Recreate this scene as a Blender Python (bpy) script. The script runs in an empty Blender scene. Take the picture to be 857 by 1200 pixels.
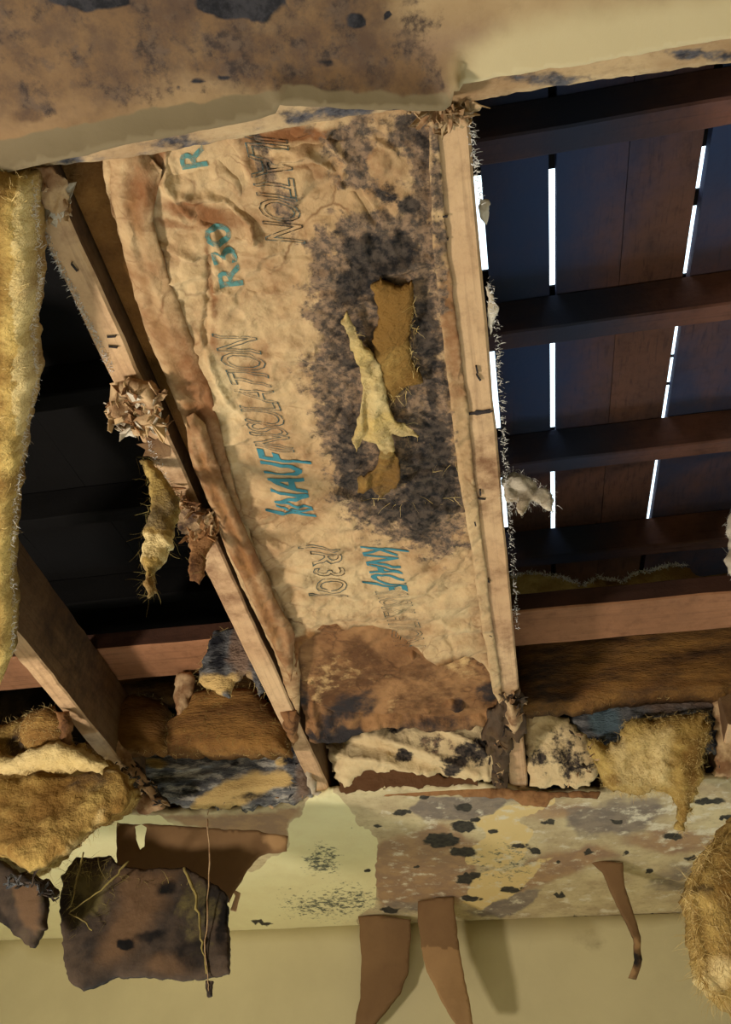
import bpy, bmesh, math, random
import numpy as np
from mathutils import Matrix, Vector
from mathutils.geometry import delaunay_2d_cdt
random.seed(7); RNG = np.random.default_rng(7)
C = bpy.context.scene

# ------------------------------------------------------------------ camera
# world: X along the far wall, Y away from the camera, Z up.  f = 1000 px on a 857x1200 frame
FPX = 1000.0
Xc = np.array([8628., -744., -1000.]); Xc /= np.linalg.norm(Xc)
Yc = np.array([246.5, 955., 1000.]); Yc /= np.linalg.norm(Yc)
Zc = np.cross(Xc, Yc); Zc /= np.linalg.norm(Zc)
Xc = np.cross(Yc, Zc)
W = np.array([Xc, Yc, Zc])
CAM = np.array([0., 0., 1.6])
HC = 2.427                      # underside of the old ceiling board
cam = bpy.data.cameras.new('camera'); camo = bpy.data.objects.new('camera', cam)
C.collection.objects.link(camo); C.camera = camo
cam.sensor_fit = 'VERTICAL'; cam.sensor_height = 24; cam.sensor_width = 24
cam.lens = FPX / 1200 * 24
cam.clip_start = 0.02; cam.clip_end = 100
r_, u_, b_ = W @ np.array([1, 0, 0]), W @ np.array([0, -1, 0]), W @ np.array([0, 0, -1])
M4 = Matrix(((r_[0], u_[0], b_[0], CAM[0]), (r_[1], u_[1], b_[1], CAM[1]), (r_[2], u_[2], b_[2], CAM[2]), (0, 0, 0, 1)))
camo.matrix_world = M4

# ------------------------------------------------------------------ sky, added lights, exposure
wd = bpy.data.worlds.new('sky'); C.world = wd; wd.use_nodes = True
bg = wd.node_tree.nodes['Background']
bg.inputs[0].default_value = (0.72, 0.90, 1.0, 1); bg.inputs[1].default_value = 3.2
def area(name, loc, target, size, power, col, sy=None):
    l = bpy.data.lights.new(name, 'AREA'); l.energy = power; l.color = col; l.size = size
    if sy: l.shape = 'RECTANGLE'; l.size_y = sy
    o = bpy.data.objects.new(name, l); C.collection.objects.link(o)
    o.location = loc
    o.rotation_euler = (Vector(target) - Vector(loc)).to_track_quat('-Z', 'Y').to_euler()
    return o
area('key_light_left', (-1.45, 0.35, 1.25), (0.1, 1.2, 2.4), 0.2, 37, (1.0, 0.90, 0.77))  # unseen light added low on the left to rake the creases
area('wall_fill_light', (-0.5, 0.7, 0.4), (-0.1, 2.2, 2.2), 1.1, 14, (1.0, 0.92, 0.78))  # unseen soft fill added to brighten the far wall
C.view_settings.view_transform = 'Standard'; C.view_settings.look = 'None'
C.view_settings.exposure = -0.30; C.view_settings.gamma = 1.0

# ------------------------------------------------------------------ pixel rays to real planes
def ray(px, py):
    px = np.asarray(px, float); py = np.asarray(py, float)
    d = np.stack([(px - 428.5) / FPX, (py - 600.0) / FPX, np.ones_like(px)], -1)
    return d @ W.T
def plane(p, n):
    p = np.array(p, float); n = np.array(n, float); n /= np.linalg.norm(n)
    if np.dot(CAM - p, n) < 0: n = -n
    def f(px, py):
        d = ray(px, py); t = np.dot(p - CAM, n) / (d @ n)
        return CAM + d * t[..., None]
    f.n = n
    return f
def onH(h): return plane((0, 0, HC + h), (0, 0, 1))
def onY(y): return plane((0, y, 0), (0, 1, 0))
def onX(x): return plane((x, 0, 0), (1, 0, 0))
def atZ(px, py, z):            # point at camera depth z
    return CAM + ray(px, py) * z
def atH(px, py, h): return onH(h)(np.array([px]), np.array([py]))[0]
def atY(px, py, y): return onY(y)(np.array([px]), np.array([py]))[0]
def tri(a, b, c):              # plane through three points (px,py,point)
    a, b, c = map(np.array, (a, b, c))
    return plane(a, np.cross(b - a, c - a))

# ------------------------------------------------------------------ noise
def _h(i, j, k, s):
    n = (i * 374761393 + j * 668265263 + k * 2147483647 + s * 974634777) & 0xffffffff
    n = ((n ^ (n >> 13)) * 1274126177) & 0xffffffff
    return ((n ^ (n >> 16)) & 0xffff) / 65535.0
def vnoise(P, s=0):
    P = np.asarray(P, float); F = np.floor(P).astype(np.int64); f = P - F; f = f * f * (3 - 2 * f)
    r = 0
    for a in (0, 1):
        for b in (0, 1):
            for c in (0, 1):
                w = (f[:, 0] if a else 1 - f[:, 0]) * (f[:, 1] if b else 1 - f[:, 1]) * (f[:, 2] if c else 1 - f[:, 2])
                r = r + w * _h(F[:, 0] + a, F[:, 1] + b, F[:, 2] + c, s)
    return r * 2 - 1
def fbm(P, freq, s=0, o=3, gain=.5):
    P = np.asarray(P, float) * freq; r = 0; a = 1
    for k in range(o):
        r = r + a * vnoise(P + 17.3 * k, s + k); P = P * 2.03; a *= gain
    return r
def ridged(P, freq, s=0, o=3):
    P = np.asarray(P, float) * freq; r = 0; a = 1
    for k in range(o):
        r = r + a * (1 - np.abs(vnoise(P + 9.1 * k, s + k)) * 2); P = P * 2.1; a *= .5
    return r * .5

def crumple(P, freq, s=0, n=5):
    """flat facets meeting in sharp creases, as handled paper has"""
    P = np.asarray(P, float); rg = np.random.default_rng(900 + s); r = 0
    Wp = np.c_[fbm(P, freq * .55, s, 2), fbm(P + 4.4, freq * .55, s + 2, 2), fbm(P + 8.8, freq * .55, s + 4, 2)] / freq * .75
    for k in range(n):
        d = rg.normal(0, 1, 3); d /= np.linalg.norm(d); f = freq * rg.uniform(.6, 1.7)
        t = (P + Wp) @ d * f + rg.uniform(0, 1); t = np.abs(t - np.floor(t) - .5) * 2
        m = .5 + .5 * vnoise(P * freq * .5 + 3.1 * k, s + 20 + k)
        r = r + (t - .5) * m * freq / f
    return r / n * 2

# ------------------------------------------------------------------ 2-D helpers
def inside(px, py, poly):
    r = np.zeros(len(px), bool); n = len(poly)
    for i in range(n):
        x1, y1 = poly[i]; x2, y2 = poly[(i + 1) % n]
        if y1 == y2: continue
        c = ((y1 > py) != (y2 > py)) & (px < (x2 - x1) * (py - y1) / (y2 - y1) + x1)
        r ^= c
    return r
def pdist(px, py, poly):
    d = np.full(len(px), 1e9); n = len(poly)
    for i in range(n):
        x1, y1 = poly[i]; x2, y2 = poly[(i + 1) % n]
        dx, dy = x2 - x1, y2 - y1; L = dx * dx + dy * dy + 1e-9
        t = np.clip(((px - x1) * dx + (py - y1) * dy) / L, 0, 1)
        d = np.minimum(d, np.hypot(px - x1 - t * dx, py - y1 - t * dy))
    return d
def blob(px, py, poly, soft=12):     # 0..1, .5 on the outline
    d = pdist(px, py, poly); d = np.where(inside(px, py, poly), d, -d)
    return np.clip(.5 + .5 * d / soft, 0, 1)
def ldist(px, py, pts):
    d = np.full(len(px), 1e9)
    for (x1, y1), (x2, y2) in zip(pts[:-1], pts[1:]):
        dx, dy = x2 - x1, y2 - y1; L = dx * dx + dy * dy + 1e-9
        t = np.clip(((px - x1) * dx + (py - y1) * dy) / L, 0, 1)
        d = np.minimum(d, np.hypot(px - x1 - t * dx, py - y1 - t * dy))
    return d
def folds(px, py, lst):
    h = 0 * px; w0 = 3 * fbm(np.c_[px, py, px * 0], .07, 77, 2)
    for pts, w, amp in lst:
        d = ldist(px + w0, py + w0, pts); h = h + amp * np.clip(1 - d / w, 0, 1) ** 1.5
    return h
def ell(px, py, cx, cy, rx, ry, rot=0):
    c, s = math.cos(rot), math.sin(rot); x = px - cx; y = py - cy
    u = (x * c + y * s) / rx; v = (-x * s + y * c) / ry
    return np.clip(1.5 - np.hypot(u, v), 0, 1)

# ------------------------------------------------------------------ objects
def link(o, parent=None, loc=None):
    C.collection.objects.link(o)
    if parent is not None:
        o.parent = parent
        if loc is not None: o.location = Vector(loc) - parent.location
    elif loc is not None: o.location = loc
    return o
def tag(o, label=None, cat=None, group=None, kind=None):
    if label: o['label'] = label
    if cat: o['category'] = cat
    if group: o['group'] = group
    if kind: o['kind'] = kind
    return o
def mk(name, V, F, mat, parent=None, smooth=True, attrs=None, fix=False):
    V = np.asarray(V, float); c = (V.min(0) + V.max(0)) / 2
    me = bpy.data.meshes.new(name); me.from_pydata((V - c).tolist(), [], F); me.update()
    if fix:
        bm = bmesh.new(); bm.from_mesh(me); bmesh.ops.recalc_face_normals(bm, faces=bm.faces[:]); bm.to_mesh(me); bm.free()
    for m in (mat if isinstance(mat, list) else [mat]): me.materials.append(m)
    if smooth: me.polygons.foreach_set('use_smooth', np.ones(len(me.polygons), bool))
    if attrs:
        for k, v in attrs.items():
            a = me.attributes.new(k, 'FLOAT', 'POINT'); a.data.foreach_set('value', np.asarray(v, np.float32))
    return link(bpy.data.objects.new(name, me), parent, c)
def empty(name, loc):
    o = bpy.data.objects.new(name, None); o.empty_display_size = .05
    return link(o, None, loc)
def densify(poly, step):
    out = []
    n = len(poly)
    for i in range(n):
        a = np.array(poly[i], float); b = np.array(poly[(i + 1) % n], float)
        k = max(1, int(np.hypot(*(b - a)) / step))
        for t in range(k): out.append(a + (b - a) * t / k)
    return np.array(out)

def sheet(name, poly, place, mat, step=6, rag=2.0, ragf=.12, thick=.002, puff=0, pw=30, relief=None,
          attrs=None, parent=None, seed=0, backpuff=0, smooth=True, nrm=None, holes=(), warp=1):
    """a real sheet / batt with ragged outline: front skin, back skin and edge"""
    def ragged(pl, sd):
        B = densify(pl, step * .8)
        if rag:
            Q = np.c_[B * ragf, np.full(len(B), sd * 7.7)]
            nx = fbm(Q, 1, sd, 3); ny = fbm(Q + 31.7, 1, sd + 5, 3)
            B = B + rag * np.c_[nx, ny]
        return B
    B = ragged(poly, seed)
    HB = [ragged(h, seed + 3 + i) for i, h in enumerate(holes)]
    x0, y0 = B.min(0); x1, y1 = B.max(0)
    gx, gy = np.meshgrid(np.arange(x0, x1, step), np.arange(y0, y1, step * .87))
    gx = gx + (np.arange(gx.shape[0]) % 2)[:, None] * step * .5
    rg = np.random.default_rng(seed + 1)
    gx = (gx + rg.uniform(-.22, .22, gx.shape) * step).ravel(); gy = (gy + rg.uniform(-.22, .22, gy.shape) * step).ravel()
    Bl = B.tolist()
    k = inside(gx, gy, Bl); gx, gy = gx[k], gy[k]
    dd = pdist(gx, gy, Bl); k = dd > step * .5
    for H in HB: k &= (~inside(gx, gy, H.tolist())) & (pdist(gx, gy, H.tolist()) > step * .5)
    gx, gy = gx[k], gy[k]
    pts = np.r_[B, *HB, np.c_[gx, gy]] if HB else np.r_[B, np.c_[gx, gy]]
    faces = [list(range(len(B)))]; o = len(B)
    for H in HB: faces.append(list(range(o, o + len(H)))[::-1]); o += len(H)
    vs, es, fs, *_ = delaunay_2d_cdt([Vector(p) for p in pts], [], faces, 1, 1e-5)
    P2 = np.array([(v.x, v.y) for v in vs]); px, py = P2[:, 0], P2[:, 1]
    fs = [list(f) for f in fs]
    if HB:
        cen = P2[np.array([f[:3] for f in fs])].mean(1); bad = np.zeros(len(fs), bool)
        for H in HB: bad |= inside(cen[:, 0], cen[:, 1], H.tolist())
        fs = [f for f, b in zip(fs, bad) if not b]
    sd = pdist(px, py, Bl)
    for H in HB: sd = np.minimum(sd, pdist(px, py, H.tolist()))
    base = place(px, py); n = place.n if nrm is None else np.array(nrm, float)
    prof = np.sqrt(np.clip(1 - (1 - np.clip(sd / pw, 0, 1)) ** 2, 0, 1))
    h = puff * prof
    if relief is not None:
        h = h + relief(base, px, py, sd)
    front = base + n * h[:, None]
    back = base - n * (thick + backpuff * prof)[:, None] if thick or backpuff else None
    N = len(base)
    # orientation
    a, b, c = front[fs[0][0]], front[fs[0][1]], front[fs[0][2]]
    if np.dot(np.cross(b - a, c - a), n) < 0: fs = [f[::-1] for f in fs]
    cnt = {}
    for f in fs:
        for i in range(len(f)):
            e = (f[i], f[(i + 1) % len(f)]); cnt[e] = 1
    F = list(fs) + [[i + N for i in f[::-1]] for f in fs]
    for (i, j) in cnt:
        if (j, i) not in cnt: F.append([j, i, i + N, j + N])
    V = np.r_[front, np.minimum(back, back)] if back is not None else np.r_[front, front]
    at = {}
    if attrs:
        q_ = np.c_[px, py, px * 0 + seed * 3.3]
        wx = 4.5 * fbm(q_, .05, 61, 2) + 2.2 * fbm(q_, .22, 63, 2); wy = 3.5 * fbm(q_, .05, 65, 2) + 1.6 * fbm(q_, .22, 67, 2)
        for k_, v in attrs(px + wx * warp, py + wy * warp, front).items():
            v = np.broadcast_to(v, (N,)); at[k_] = np.r_[v, v]
    at['edge'] = np.r_[sd, sd]
    ob = mk(name, V, F, mat, parent, smooth, at)
    return ob

def beam(name, p0, p1, w, h, mat, parent=None, up=(0, 0, 1), seg=24, jit=.0015, bev=.003, seed=0, chew=0, attrs=None):
    """timber from p0 to p1 (centre of section) with eased arrises and slight waviness"""
    p0, p1 = np.array(p0, float), np.array(p1, float); a = p1 - p0; L = np.linalg.norm(a); a /= L
    up = np.array(up, float); s = np.cross(a, up); s /= np.linalg.norm(s); u = np.cross(s, a)
    x, y = w / 2, h / 2
    prof = [(-x + bev, -y), (0, -y), (x - bev, -y), (x, -y + bev), (x, 0), (x, y - bev), (x - bev, y), (-x + bev, y), (-x, y - bev), (-x, 0), (-x, -y + bev)]
    V = []; m = len(prof)
    for i in range(seg + 1):
        for q in prof: V.append(p0 + a * L * i / seg + s * q[0] + u * q[1])
    V = np.array(V)
    V = V + jit * np.c_[fbm(V, 30, seed), fbm(V + 5, 30, seed + 3), fbm(V + 9, 30, seed + 6)]
    F = []
    for i in range(seg):
        for j in range(m):
            F.append([i * m + j, i * m + (j + 1) % m, (i + 1) * m + (j + 1) % m, (i + 1) * m + j])
    F.append(list(range(m))[::-1]); F.append([seg * m + j for j in range(m)])
    return mk(name, V, F, mat, parent, False, attrs, True)

def boxm(name, lo, hi, mat, parent=None):
    lo, hi = np.array(lo, float), np.array(hi, float)
    V = [[(lo, hi)[(i >> k) & 1][k] for k in range(3)] for i in range(8)]
    F = [[0, 2, 3, 1], [4, 5, 7, 6], [0, 1, 5, 4], [2, 6, 7, 3], [0, 4, 6, 2], [1, 3, 7, 5]]
    return mk(name, V, F, mat, parent, False)

def fibres(name, roots, dirs, mat, parent, n=300, length=.02, width=.00035, spread=.6, droop=.3, seed=0, curl=.5):
    """loose glass-wool threads: thin bent ribbons"""
    rg = np.random.default_rng(seed); roots = np.asarray(roots); dirs = np.asarray(dirs)
    V = []; F = []
    for k in range(n):
        i = rg.integers(len(roots)); p = roots[i] + rg.normal(0, .002, 3); d = dirs[i] + rg.normal(0, spread, 3)
        d /= np.linalg.norm(d); L = length * rg.uniform(.3, 1.3)
        s = np.cross(d, rg.normal(0, 1, 3)); s /= np.linalg.norm(s) + 1e-9
        b = len(V); S = 4
        for t in range(S + 1):
            w = width * (1 - .7 * t / S)
            V.append(p - s * w); V.append(p + s * w)
            d = d + rg.normal(0, curl * .4, 3) + np.array([0, 0, -droop * .3]); d /= np.linalg.norm(d)
            p = p + d * L / S
        for t in range(S): F.append([b + 2 * t, b + 2 * t + 1, b + 2 * t + 3, b + 2 * t + 2])
    o = mk(name, V, F, mat, parent, False); o['kind'] = 'stuff'
    return o
def rim(place, line, step=4):
    B = []
    for i in range(len(line) - 1):
        a = np.array(line[i], float); b = np.array(line[i + 1], float); k = max(1, int(np.hypot(*(b - a)) / step))
        for t in range(k): B.append(a + (b - a) * t / k)
    B = np.array(B); return place(B[:, 0], B[:, 1])

def wooly(o, n, mat, length=.012, seed=0, width=.00035, spread=.9, d=(0, -.4, -.2)):
    co = np.empty(len(o.data.vertices) * 3, np.float32); o.data.vertices.foreach_get('co', co); co = co.reshape(-1, 3)
    co = co[:len(co) // 2] + np.array(o.location if o.parent is None else o.location + o.parent.location)
    fibres('surface_fibres', co, np.tile(d, (len(co), 1)), mat, o if o.parent is None else o.parent, n=n, length=length, spread=spread, seed=seed, width=width, curl=.9)
def flakes(par, pts, n, size, mats, seed=0, spread=.012, name='paper_flakes'):
    """small torn bent bits of paper caught on something"""
    rg = np.random.default_rng(seed); pts = np.asarray(pts)
    for mi, mat in enumerate(mats):
        V = []; F = []
        for k in range(n // len(mats)):
            p = pts[rg.integers(len(pts))] + rg.normal(0, 1, 3) * spread; a = rg.normal(0, 1, 3); a /= np.linalg.norm(a)
            b = np.cross(a, rg.normal(0, 1, 3)); b /= np.linalg.norm(b); c = np.cross(a, b); s_ = size * rg.uniform(.4, 1.4)
            o_ = len(V); m = rg.integers(5, 8)
            for side in (0, 1):
                for i in range(m):
                    an = 2 * math.pi * i / m; r = s_ * rg.uniform(.45, 1.0) if side == 0 else None
                    if side == 0:
                        q = p + a * r * math.cos(an) * 1.3 + b * r * .4 * math.sin(an) + c * (abs(math.cos(an)) * r * .5) + rg.normal(0, 1, 3) * s_ * .12; V.append(q)
                    else: V.append(V[o_ + i] + c * .0012)
            F.append([o_ + i for i in range(m)]); F.append([o_ + m + i for i in range(m)][::-1])
            for i in range(m): F.append([o_ + i, o_ + m + i, o_ + m + (i + 1) % m, o_ + (i + 1) % m])
        x = mk(name, V, F, mat, par, False, None, True); x['kind'] = 'stuff'
# ------------------------------------------------------------------ materials
def srgb(r, g, b):
    f = lambda c: (c / 255 / 12.92) if c / 255 <= .04045 else ((c / 255 + .055) / 1.055) ** 2.4
    return (f(r), f(g), f(b), 1)
def material(name, c1, c2, stains=(), sc=6, bump=.3, bsc=25, bsc2=90, rough=.85, stretch=(1, 1, 1), trans=0, grain=0, crease=0, det=6, dist=.004, lines=None, grime=.28):
    """two-tone base + stains: (attribute, colour, noise scale, noise gain, softness)"""
    m = bpy.data.materials.new(name); m.use_nodes = True; nt = m.node_tree; N = nt.nodes; Lk = nt.links
    bs = N['Principled BSDF']; bs.inputs['Roughness'].default_value = rough
    bs.inputs['Specular IOR Level'].default_value = .2
    tc = N.new('ShaderNodeTexCoord'); mp = N.new('ShaderNodeMapping'); mp.inputs['Scale'].default_value = stretch
    Lk.new(tc.outputs['Object'], mp.inputs[0])
    def noise(scale, detail=6, rgh=.6, v=mp.outputs[0], d=0):
        n = N.new('ShaderNodeTexNoise'); n.inputs['Scale'].default_value = scale
        n.inputs['Detail'].default_value = detail; n.inputs['Roughness'].default_value = rgh
        n.inputs['Distortion'].default_value = d
        Lk.new(v, n.inputs['Vector']); return n.outputs['Fac']
    def math_(op, a, b=None, clamp=False):
        n = N.new('ShaderNodeMath'); n.operation = op; n.use_clamp = clamp
        for i, v in enumerate((a, b)):
            if v is None: continue
            if isinstance(v, (int, float)): n.inputs[i].default_value = v
            else: Lk.new(v, n.inputs[i])
        return n.outputs[0]
    def mix(f, a, b):
        n = N.new('ShaderNodeMix'); n.data_type = 'RGBA'
        Lk.new(f, n.inputs[0])
        for i, v in ((6, a), (7, b)):
            if isinstance(v, tuple): n.inputs[i].default_value = v
            else: Lk.new(v, n.inputs[i])
        return n.outputs[2]
    def ramp(v, lo, hi):
        n = N.new('ShaderNodeMapRange'); n.interpolation_type = 'SMOOTHSTEP'
        n.inputs[1].default_value = lo; n.inputs[2].default_value = hi; Lk.new(v, n.inputs[0]); return n.outputs[0]
    col = mix(ramp(noise(sc, det, .62), .34, .66), c1, c2)
    if grain:
        mp2 = N.new('ShaderNodeMapping'); mp2.inputs['Scale'].default_value = (160, 5, 160) if grain == 'y' else (5, 160, 160)
        Lk.new(tc.outputs['Object'], mp2.inputs[0])
        g = noise(1, 4, .6, mp2.outputs[0], .4)
        dk = tuple(x * .62 for x in c2[:3]) + (1,)
        col = mix(math_('MULTIPLY', ramp(g, .5, .75), .55), col, dk)
    if lines:
        def vlines(scale, w):
            vo = N.new('ShaderNodeTexVoronoi'); vo.feature = 'DISTANCE_TO_EDGE'; vo.inputs['Scale'].default_value = scale
            wn = N.new('ShaderNodeTexNoise'); wn.inputs['Scale'].default_value = scale * .8; wn.inputs['Detail'].default_value = 5
            Lk.new(mp.outputs[0], wn.inputs['Vector'])
            vm = N.new('ShaderNodeVectorMath'); vm.operation = 'MULTIPLY_ADD'; vm.inputs[1].default_value = (1.6 / scale,) * 3
            Lk.new(wn.outputs['Color'], vm.inputs[0]); Lk.new(mp.outputs[0], vm.inputs[2]); Lk.new(vm.outputs[0], vo.inputs['Vector'])
            f = N.new('ShaderNodeMapRange'); f.inputs[1].default_value = w; f.inputs[2].default_value = 0; Lk.new(vo.outputs['Distance'], f.inputs[0]); return f.outputs[0]
        col = mix(math_('MULTIPLY', math_('MULTIPLY', vlines(13, .05), ramp(noise(9, 3), .46, .66)), .8), col, lines)
        col = mix(math_('MULTIPLY', math_('MULTIPLY', vlines(34, .07), ramp(noise(14, 3), .48, .68)), .6), col, lines)
    if grime:
        gm = N.new('ShaderNodeMix'); gm.data_type = 'RGBA'; gm.blend_type = 'MULTIPLY'; gm.inputs[7].default_value = (.42, .38, .34, 1)
        Lk.new(math_('MULTIPLY', ramp(noise(sc * 5 + 20, 8, .72), .46, .74), grime * 1.6), gm.inputs[0]); Lk.new(col, gm.inputs[6]); col = gm.outputs[2]
    for st in stains:
        an, cc, ns, gain, soft = st[:5]
        at = N.new('ShaderNodeAttribute'); at.attribute_name = an
        nn = noise(ns, 8, .68)
        v = math_('ADD', at.outputs['Fac'], math_('MULTIPLY', math_('SUBTRACT', nn, .5), gain))
        f = ramp(v, .5 - soft, .5 + soft)
        gate = ramp(at.outputs['Fac'], 0.0, .12)
        f = math_('MULTIPLY', f, gate)
        if len(st) > 5:
            c_ = mix(ramp(noise(ns * 2.3, 6, .7), .38, .62), cc, st[5])
        else: c_ = cc
        col = mix(f, col, c_)
    Lk.new(col, bs.inputs['Base Color'])
    hgt = math_('ADD', noise(bsc, 8, .62), math_('MULTIPLY', noise(bsc2, 5, .6), .5))
    if crease:
        vo = N.new('ShaderNodeTexVoronoi'); vo.feature = 'DISTANCE_TO_EDGE'; vo.inputs['Scale'].default_value = crease
        wn = N.new('ShaderNodeTexNoise'); wn.inputs['Scale'].default_value = crease * .7; wn.inputs['Detail'].default_value = 4
        Lk.new(mp.outputs[0], wn.inputs['Vector'])
        vm = N.new('ShaderNodeVectorMath'); vm.operation = 'MULTIPLY_ADD'; vm.inputs[1].default_value = (.12, .12, .12)
        Lk.new(wn.outputs['Color'], vm.inputs[0]); Lk.new(mp.outputs[0], vm.inputs[2]); Lk.new(vm.outputs[0], vo.inputs['Vector'])
        hgt = math_('ADD', hgt, math_('MULTIPLY', ramp(vo.outputs['Distance'], 0, .16), .5))
    bp = N.new('ShaderNodeBump'); bp.inputs['Strength'].default_value = bump; bp.inputs['Distance'].default_value = dist
    Lk.new(hgt, bp.inputs['Height']); Lk.new(bp.outputs[0], bs.inputs['Normal'])
    if trans:
        bs.inputs['Subsurface Weight'].default_value = trans; bs.inputs['Subsurface Radius'].default_value = (.02, .012, .006)
        bs.inputs['Subsurface Scale'].default_value = .3
    return m
BLK = srgb(38, 34, 38); GRY = srgb(88, 84, 90)
M = {}
M['wall'] = material('wall_paint', srgb(200, 188, 146), srgb(190, 178, 138), [('dirt_shade', srgb(112, 92, 66), 14, .9, .3)], sc=2.5, bump=.08, bsc=40, bsc2=200, grime=0)
M['kraft'] = material('kraft_paper', srgb(202, 173, 130), srgb(182, 149, 108),
    [('dirt_shade', srgb(128, 84, 50), 16, 1.2, .35), ('brown', srgb(120, 78, 42), 10, .5, .3, srgb(140, 98, 56)),
     ('pale', srgb(212, 188, 144), 20, .6, .2),
     ('mold', srgb(76, 66, 58), 46, 1.9, .14, srgb(140, 114, 90)), ('dark', srgb(28, 25, 25), 40, 1.7, .16, srgb(76, 65, 56))], sc=5, bump=.75, bsc=18, bsc2=70, rough=.8, crease=13, dist=.006, lines=srgb(112, 74, 44))
M['kraft_brown'] = material('brown_kraft_paper', srgb(158, 116, 76), srgb(122, 84, 52),
    [('dirt_shade', srgb(88, 58, 34), 22, 1.5, .25), ('pale', srgb(200, 164, 112), 30, 1.6, .2), ('mold', srgb(46, 40, 40), 26, 1.1, .25)],
    sc=7, bump=.8, bsc=18, bsc2=70, crease=9, dist=.006, lines=srgb(64, 40, 24))
M['kraft_smooth'] = material('backing_paper', srgb(128, 98, 66), srgb(114, 86, 58), [('mold', srgb(40, 36, 34), 22, 1.2, .22), ('pale', srgb(170, 134, 92), 9, .5, .3)], sc=3, bump=.12, bsc=30, bsc2=150, grime=.08)
M['board_old'] = material('old_ceiling_board', srgb(180, 154, 116), srgb(152, 122, 88),
    [('rose', srgb(134, 106, 88), 9, .9, .3), ('dirt_shade', srgb(116, 90, 64), 11, 1.0, .35, srgb(90, 70, 56)), ('mold', srgb(60, 50, 46), 34, 1.8, .16, srgb(100, 82, 68)),
     ('dark', srgb(26, 26, 30), 16, .9, .16, srgb(58, 56, 60)), ('smooth', srgb(128, 114, 88), 6, .25, .15), ('cream', srgb(200, 182, 142), 5, .25, .3)], sc=3.5, bump=.15, bsc=30, bsc2=140, grime=.2)
M['board_edge'] = material('board_second_layer', srgb(190, 164, 126), srgb(160, 130, 96),
    [('mold', srgb(48, 46, 52), 24, 1.6, .2, srgb(90, 88, 92))], sc=9, bump=.3, bsc=40, bsc2=160, stretch=(1, 2, 1))
M['board_far'] = material('torn_ceiling_board', srgb(206, 190, 150), srgb(178, 158, 124),
    [('rose', srgb(170, 138, 104), 7, .9, .25, srgb(150, 122, 98)), ('grey', srgb(122, 110, 100), 12, .8, .2, srgb(142, 128, 112)),
     ('cream', srgb(226, 218, 170), 4, .06, .05, srgb(222, 212, 164)), ('yellow', srgb(214, 188, 132), 5, .12, .08), ('speck', srgb(96, 98, 84), 70, 1.7, .12),
     ('gyp', srgb(216, 206, 182), 22, 1.5, .12), ('dark', srgb(48, 46, 42), 30, .9, .14, srgb(70, 66, 58))], sc=9, bump=.2, bsc=30, bsc2=120)
M['core'] = material('gypsum_core', srgb(196, 180, 150), srgb(170, 150, 118), sc=20, bump=.5, bsc=60)
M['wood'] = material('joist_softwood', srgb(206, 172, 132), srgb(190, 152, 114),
    [('dirt_shade', srgb(120, 84, 58), 30, 1.3, .3), ('dark', srgb(40, 30, 28), 20, .4, .15)], sc=4, bump=.25, bsc=50, bsc2=200, grain='y')
M['wood_side'] = material('dark_joist_wood', srgb(126, 98, 68), srgb(104, 76, 52), [('dirt_shade', srgb(66, 52, 42), 24, 1.3, .3), ('dark', srgb(40, 30, 28), 20, .4, .15)], sc=6, bump=.4, bsc=40, bsc2=200, grain='y')  # darker joist tone, for sides, knots and the scar
M['wood_x'] = material('plate_lit', srgb(158, 110, 78), srgb(132, 92, 64), sc=4, bump=.25, bsc=50, bsc2=200, grain='x')
M['wood_xd'] = material('plate_shaded', srgb(82, 52, 38), srgb(60, 38, 28), sc=4, bump=.25, bsc=50, bsc2=200, grain='x')
M['deck'] = material('glow_tinted_roof_board', srgb(112, 78, 66), srgb(70, 56, 58), [('blue', srgb(52, 68, 104), 3, .9, .3), ('black', srgb(10, 8, 8), 5, .5, .3), ('tan', srgb(104, 82, 56), 14, .8, .2)], sc=5, bump=.3, bsc=30, bsc2=160, grain='y', rough=.9)  # blue paints sky glow on the wood; black keeps the left hole dark
M['purlin'] = material('glow_tinted_purlin', srgb(124, 82, 66), srgb(86, 62, 56), [('blue', srgb(50, 56, 76), 3, .9, .3), ('black', srgb(10, 8, 8), 5, .5, .3)], sc=5, bump=.3, bsc=30, bsc2=160, grain='x', rough=.9)  # same painted sky glow in blue, same black on the left
M['felt'] = material('roof_felt', srgb(24, 24, 26), srgb(16, 16, 18), sc=8)
M['wool'] = material('glass_wool_yellow', srgb(206, 176, 104), srgb(160, 128, 68),
    [('brown', srgb(128, 94, 46), 9, 1.1, .3), ('mold', srgb(60, 50, 44), 16, 1.1, .25), ('pale', srgb(232, 208, 150), 10, .9, .25)], sc=9, bump=1.0, bsc=26, bsc2=120, rough=1, stretch=(1, 1.6, 1), dist=.008)
M['wool_brown'] = material('glass_wool_brown', srgb(140, 100, 52), srgb(106, 72, 38), [('mold', srgb(50, 40, 34), 12, 1.1, .25), ('pale', srgb(190, 150, 84), 12, .9, .25)], sc=8, bump=1.0, bsc=20, bsc2=110, rough=1, stretch=(1, 1, 4), dist=.008)
M['mold_board'] = material('mouldy_grey_paper', srgb(116, 114, 114), srgb(48, 48, 52),
    [('pale', srgb(176, 168, 156), 26, 1.5, .14), ('yellow', srgb(206, 172, 112), 14, .8, .2), ('dark', srgb(26, 26, 32), 20, 1.0, .2), ('blue', srgb(84, 100, 108), 12, .7, .25), ('rose', srgb(128, 104, 88), 12, .9, .3)],
    sc=17, bump=1, bsc=24, bsc2=90, stretch=(1, 2.6, 2.6), dist=.010)
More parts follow.
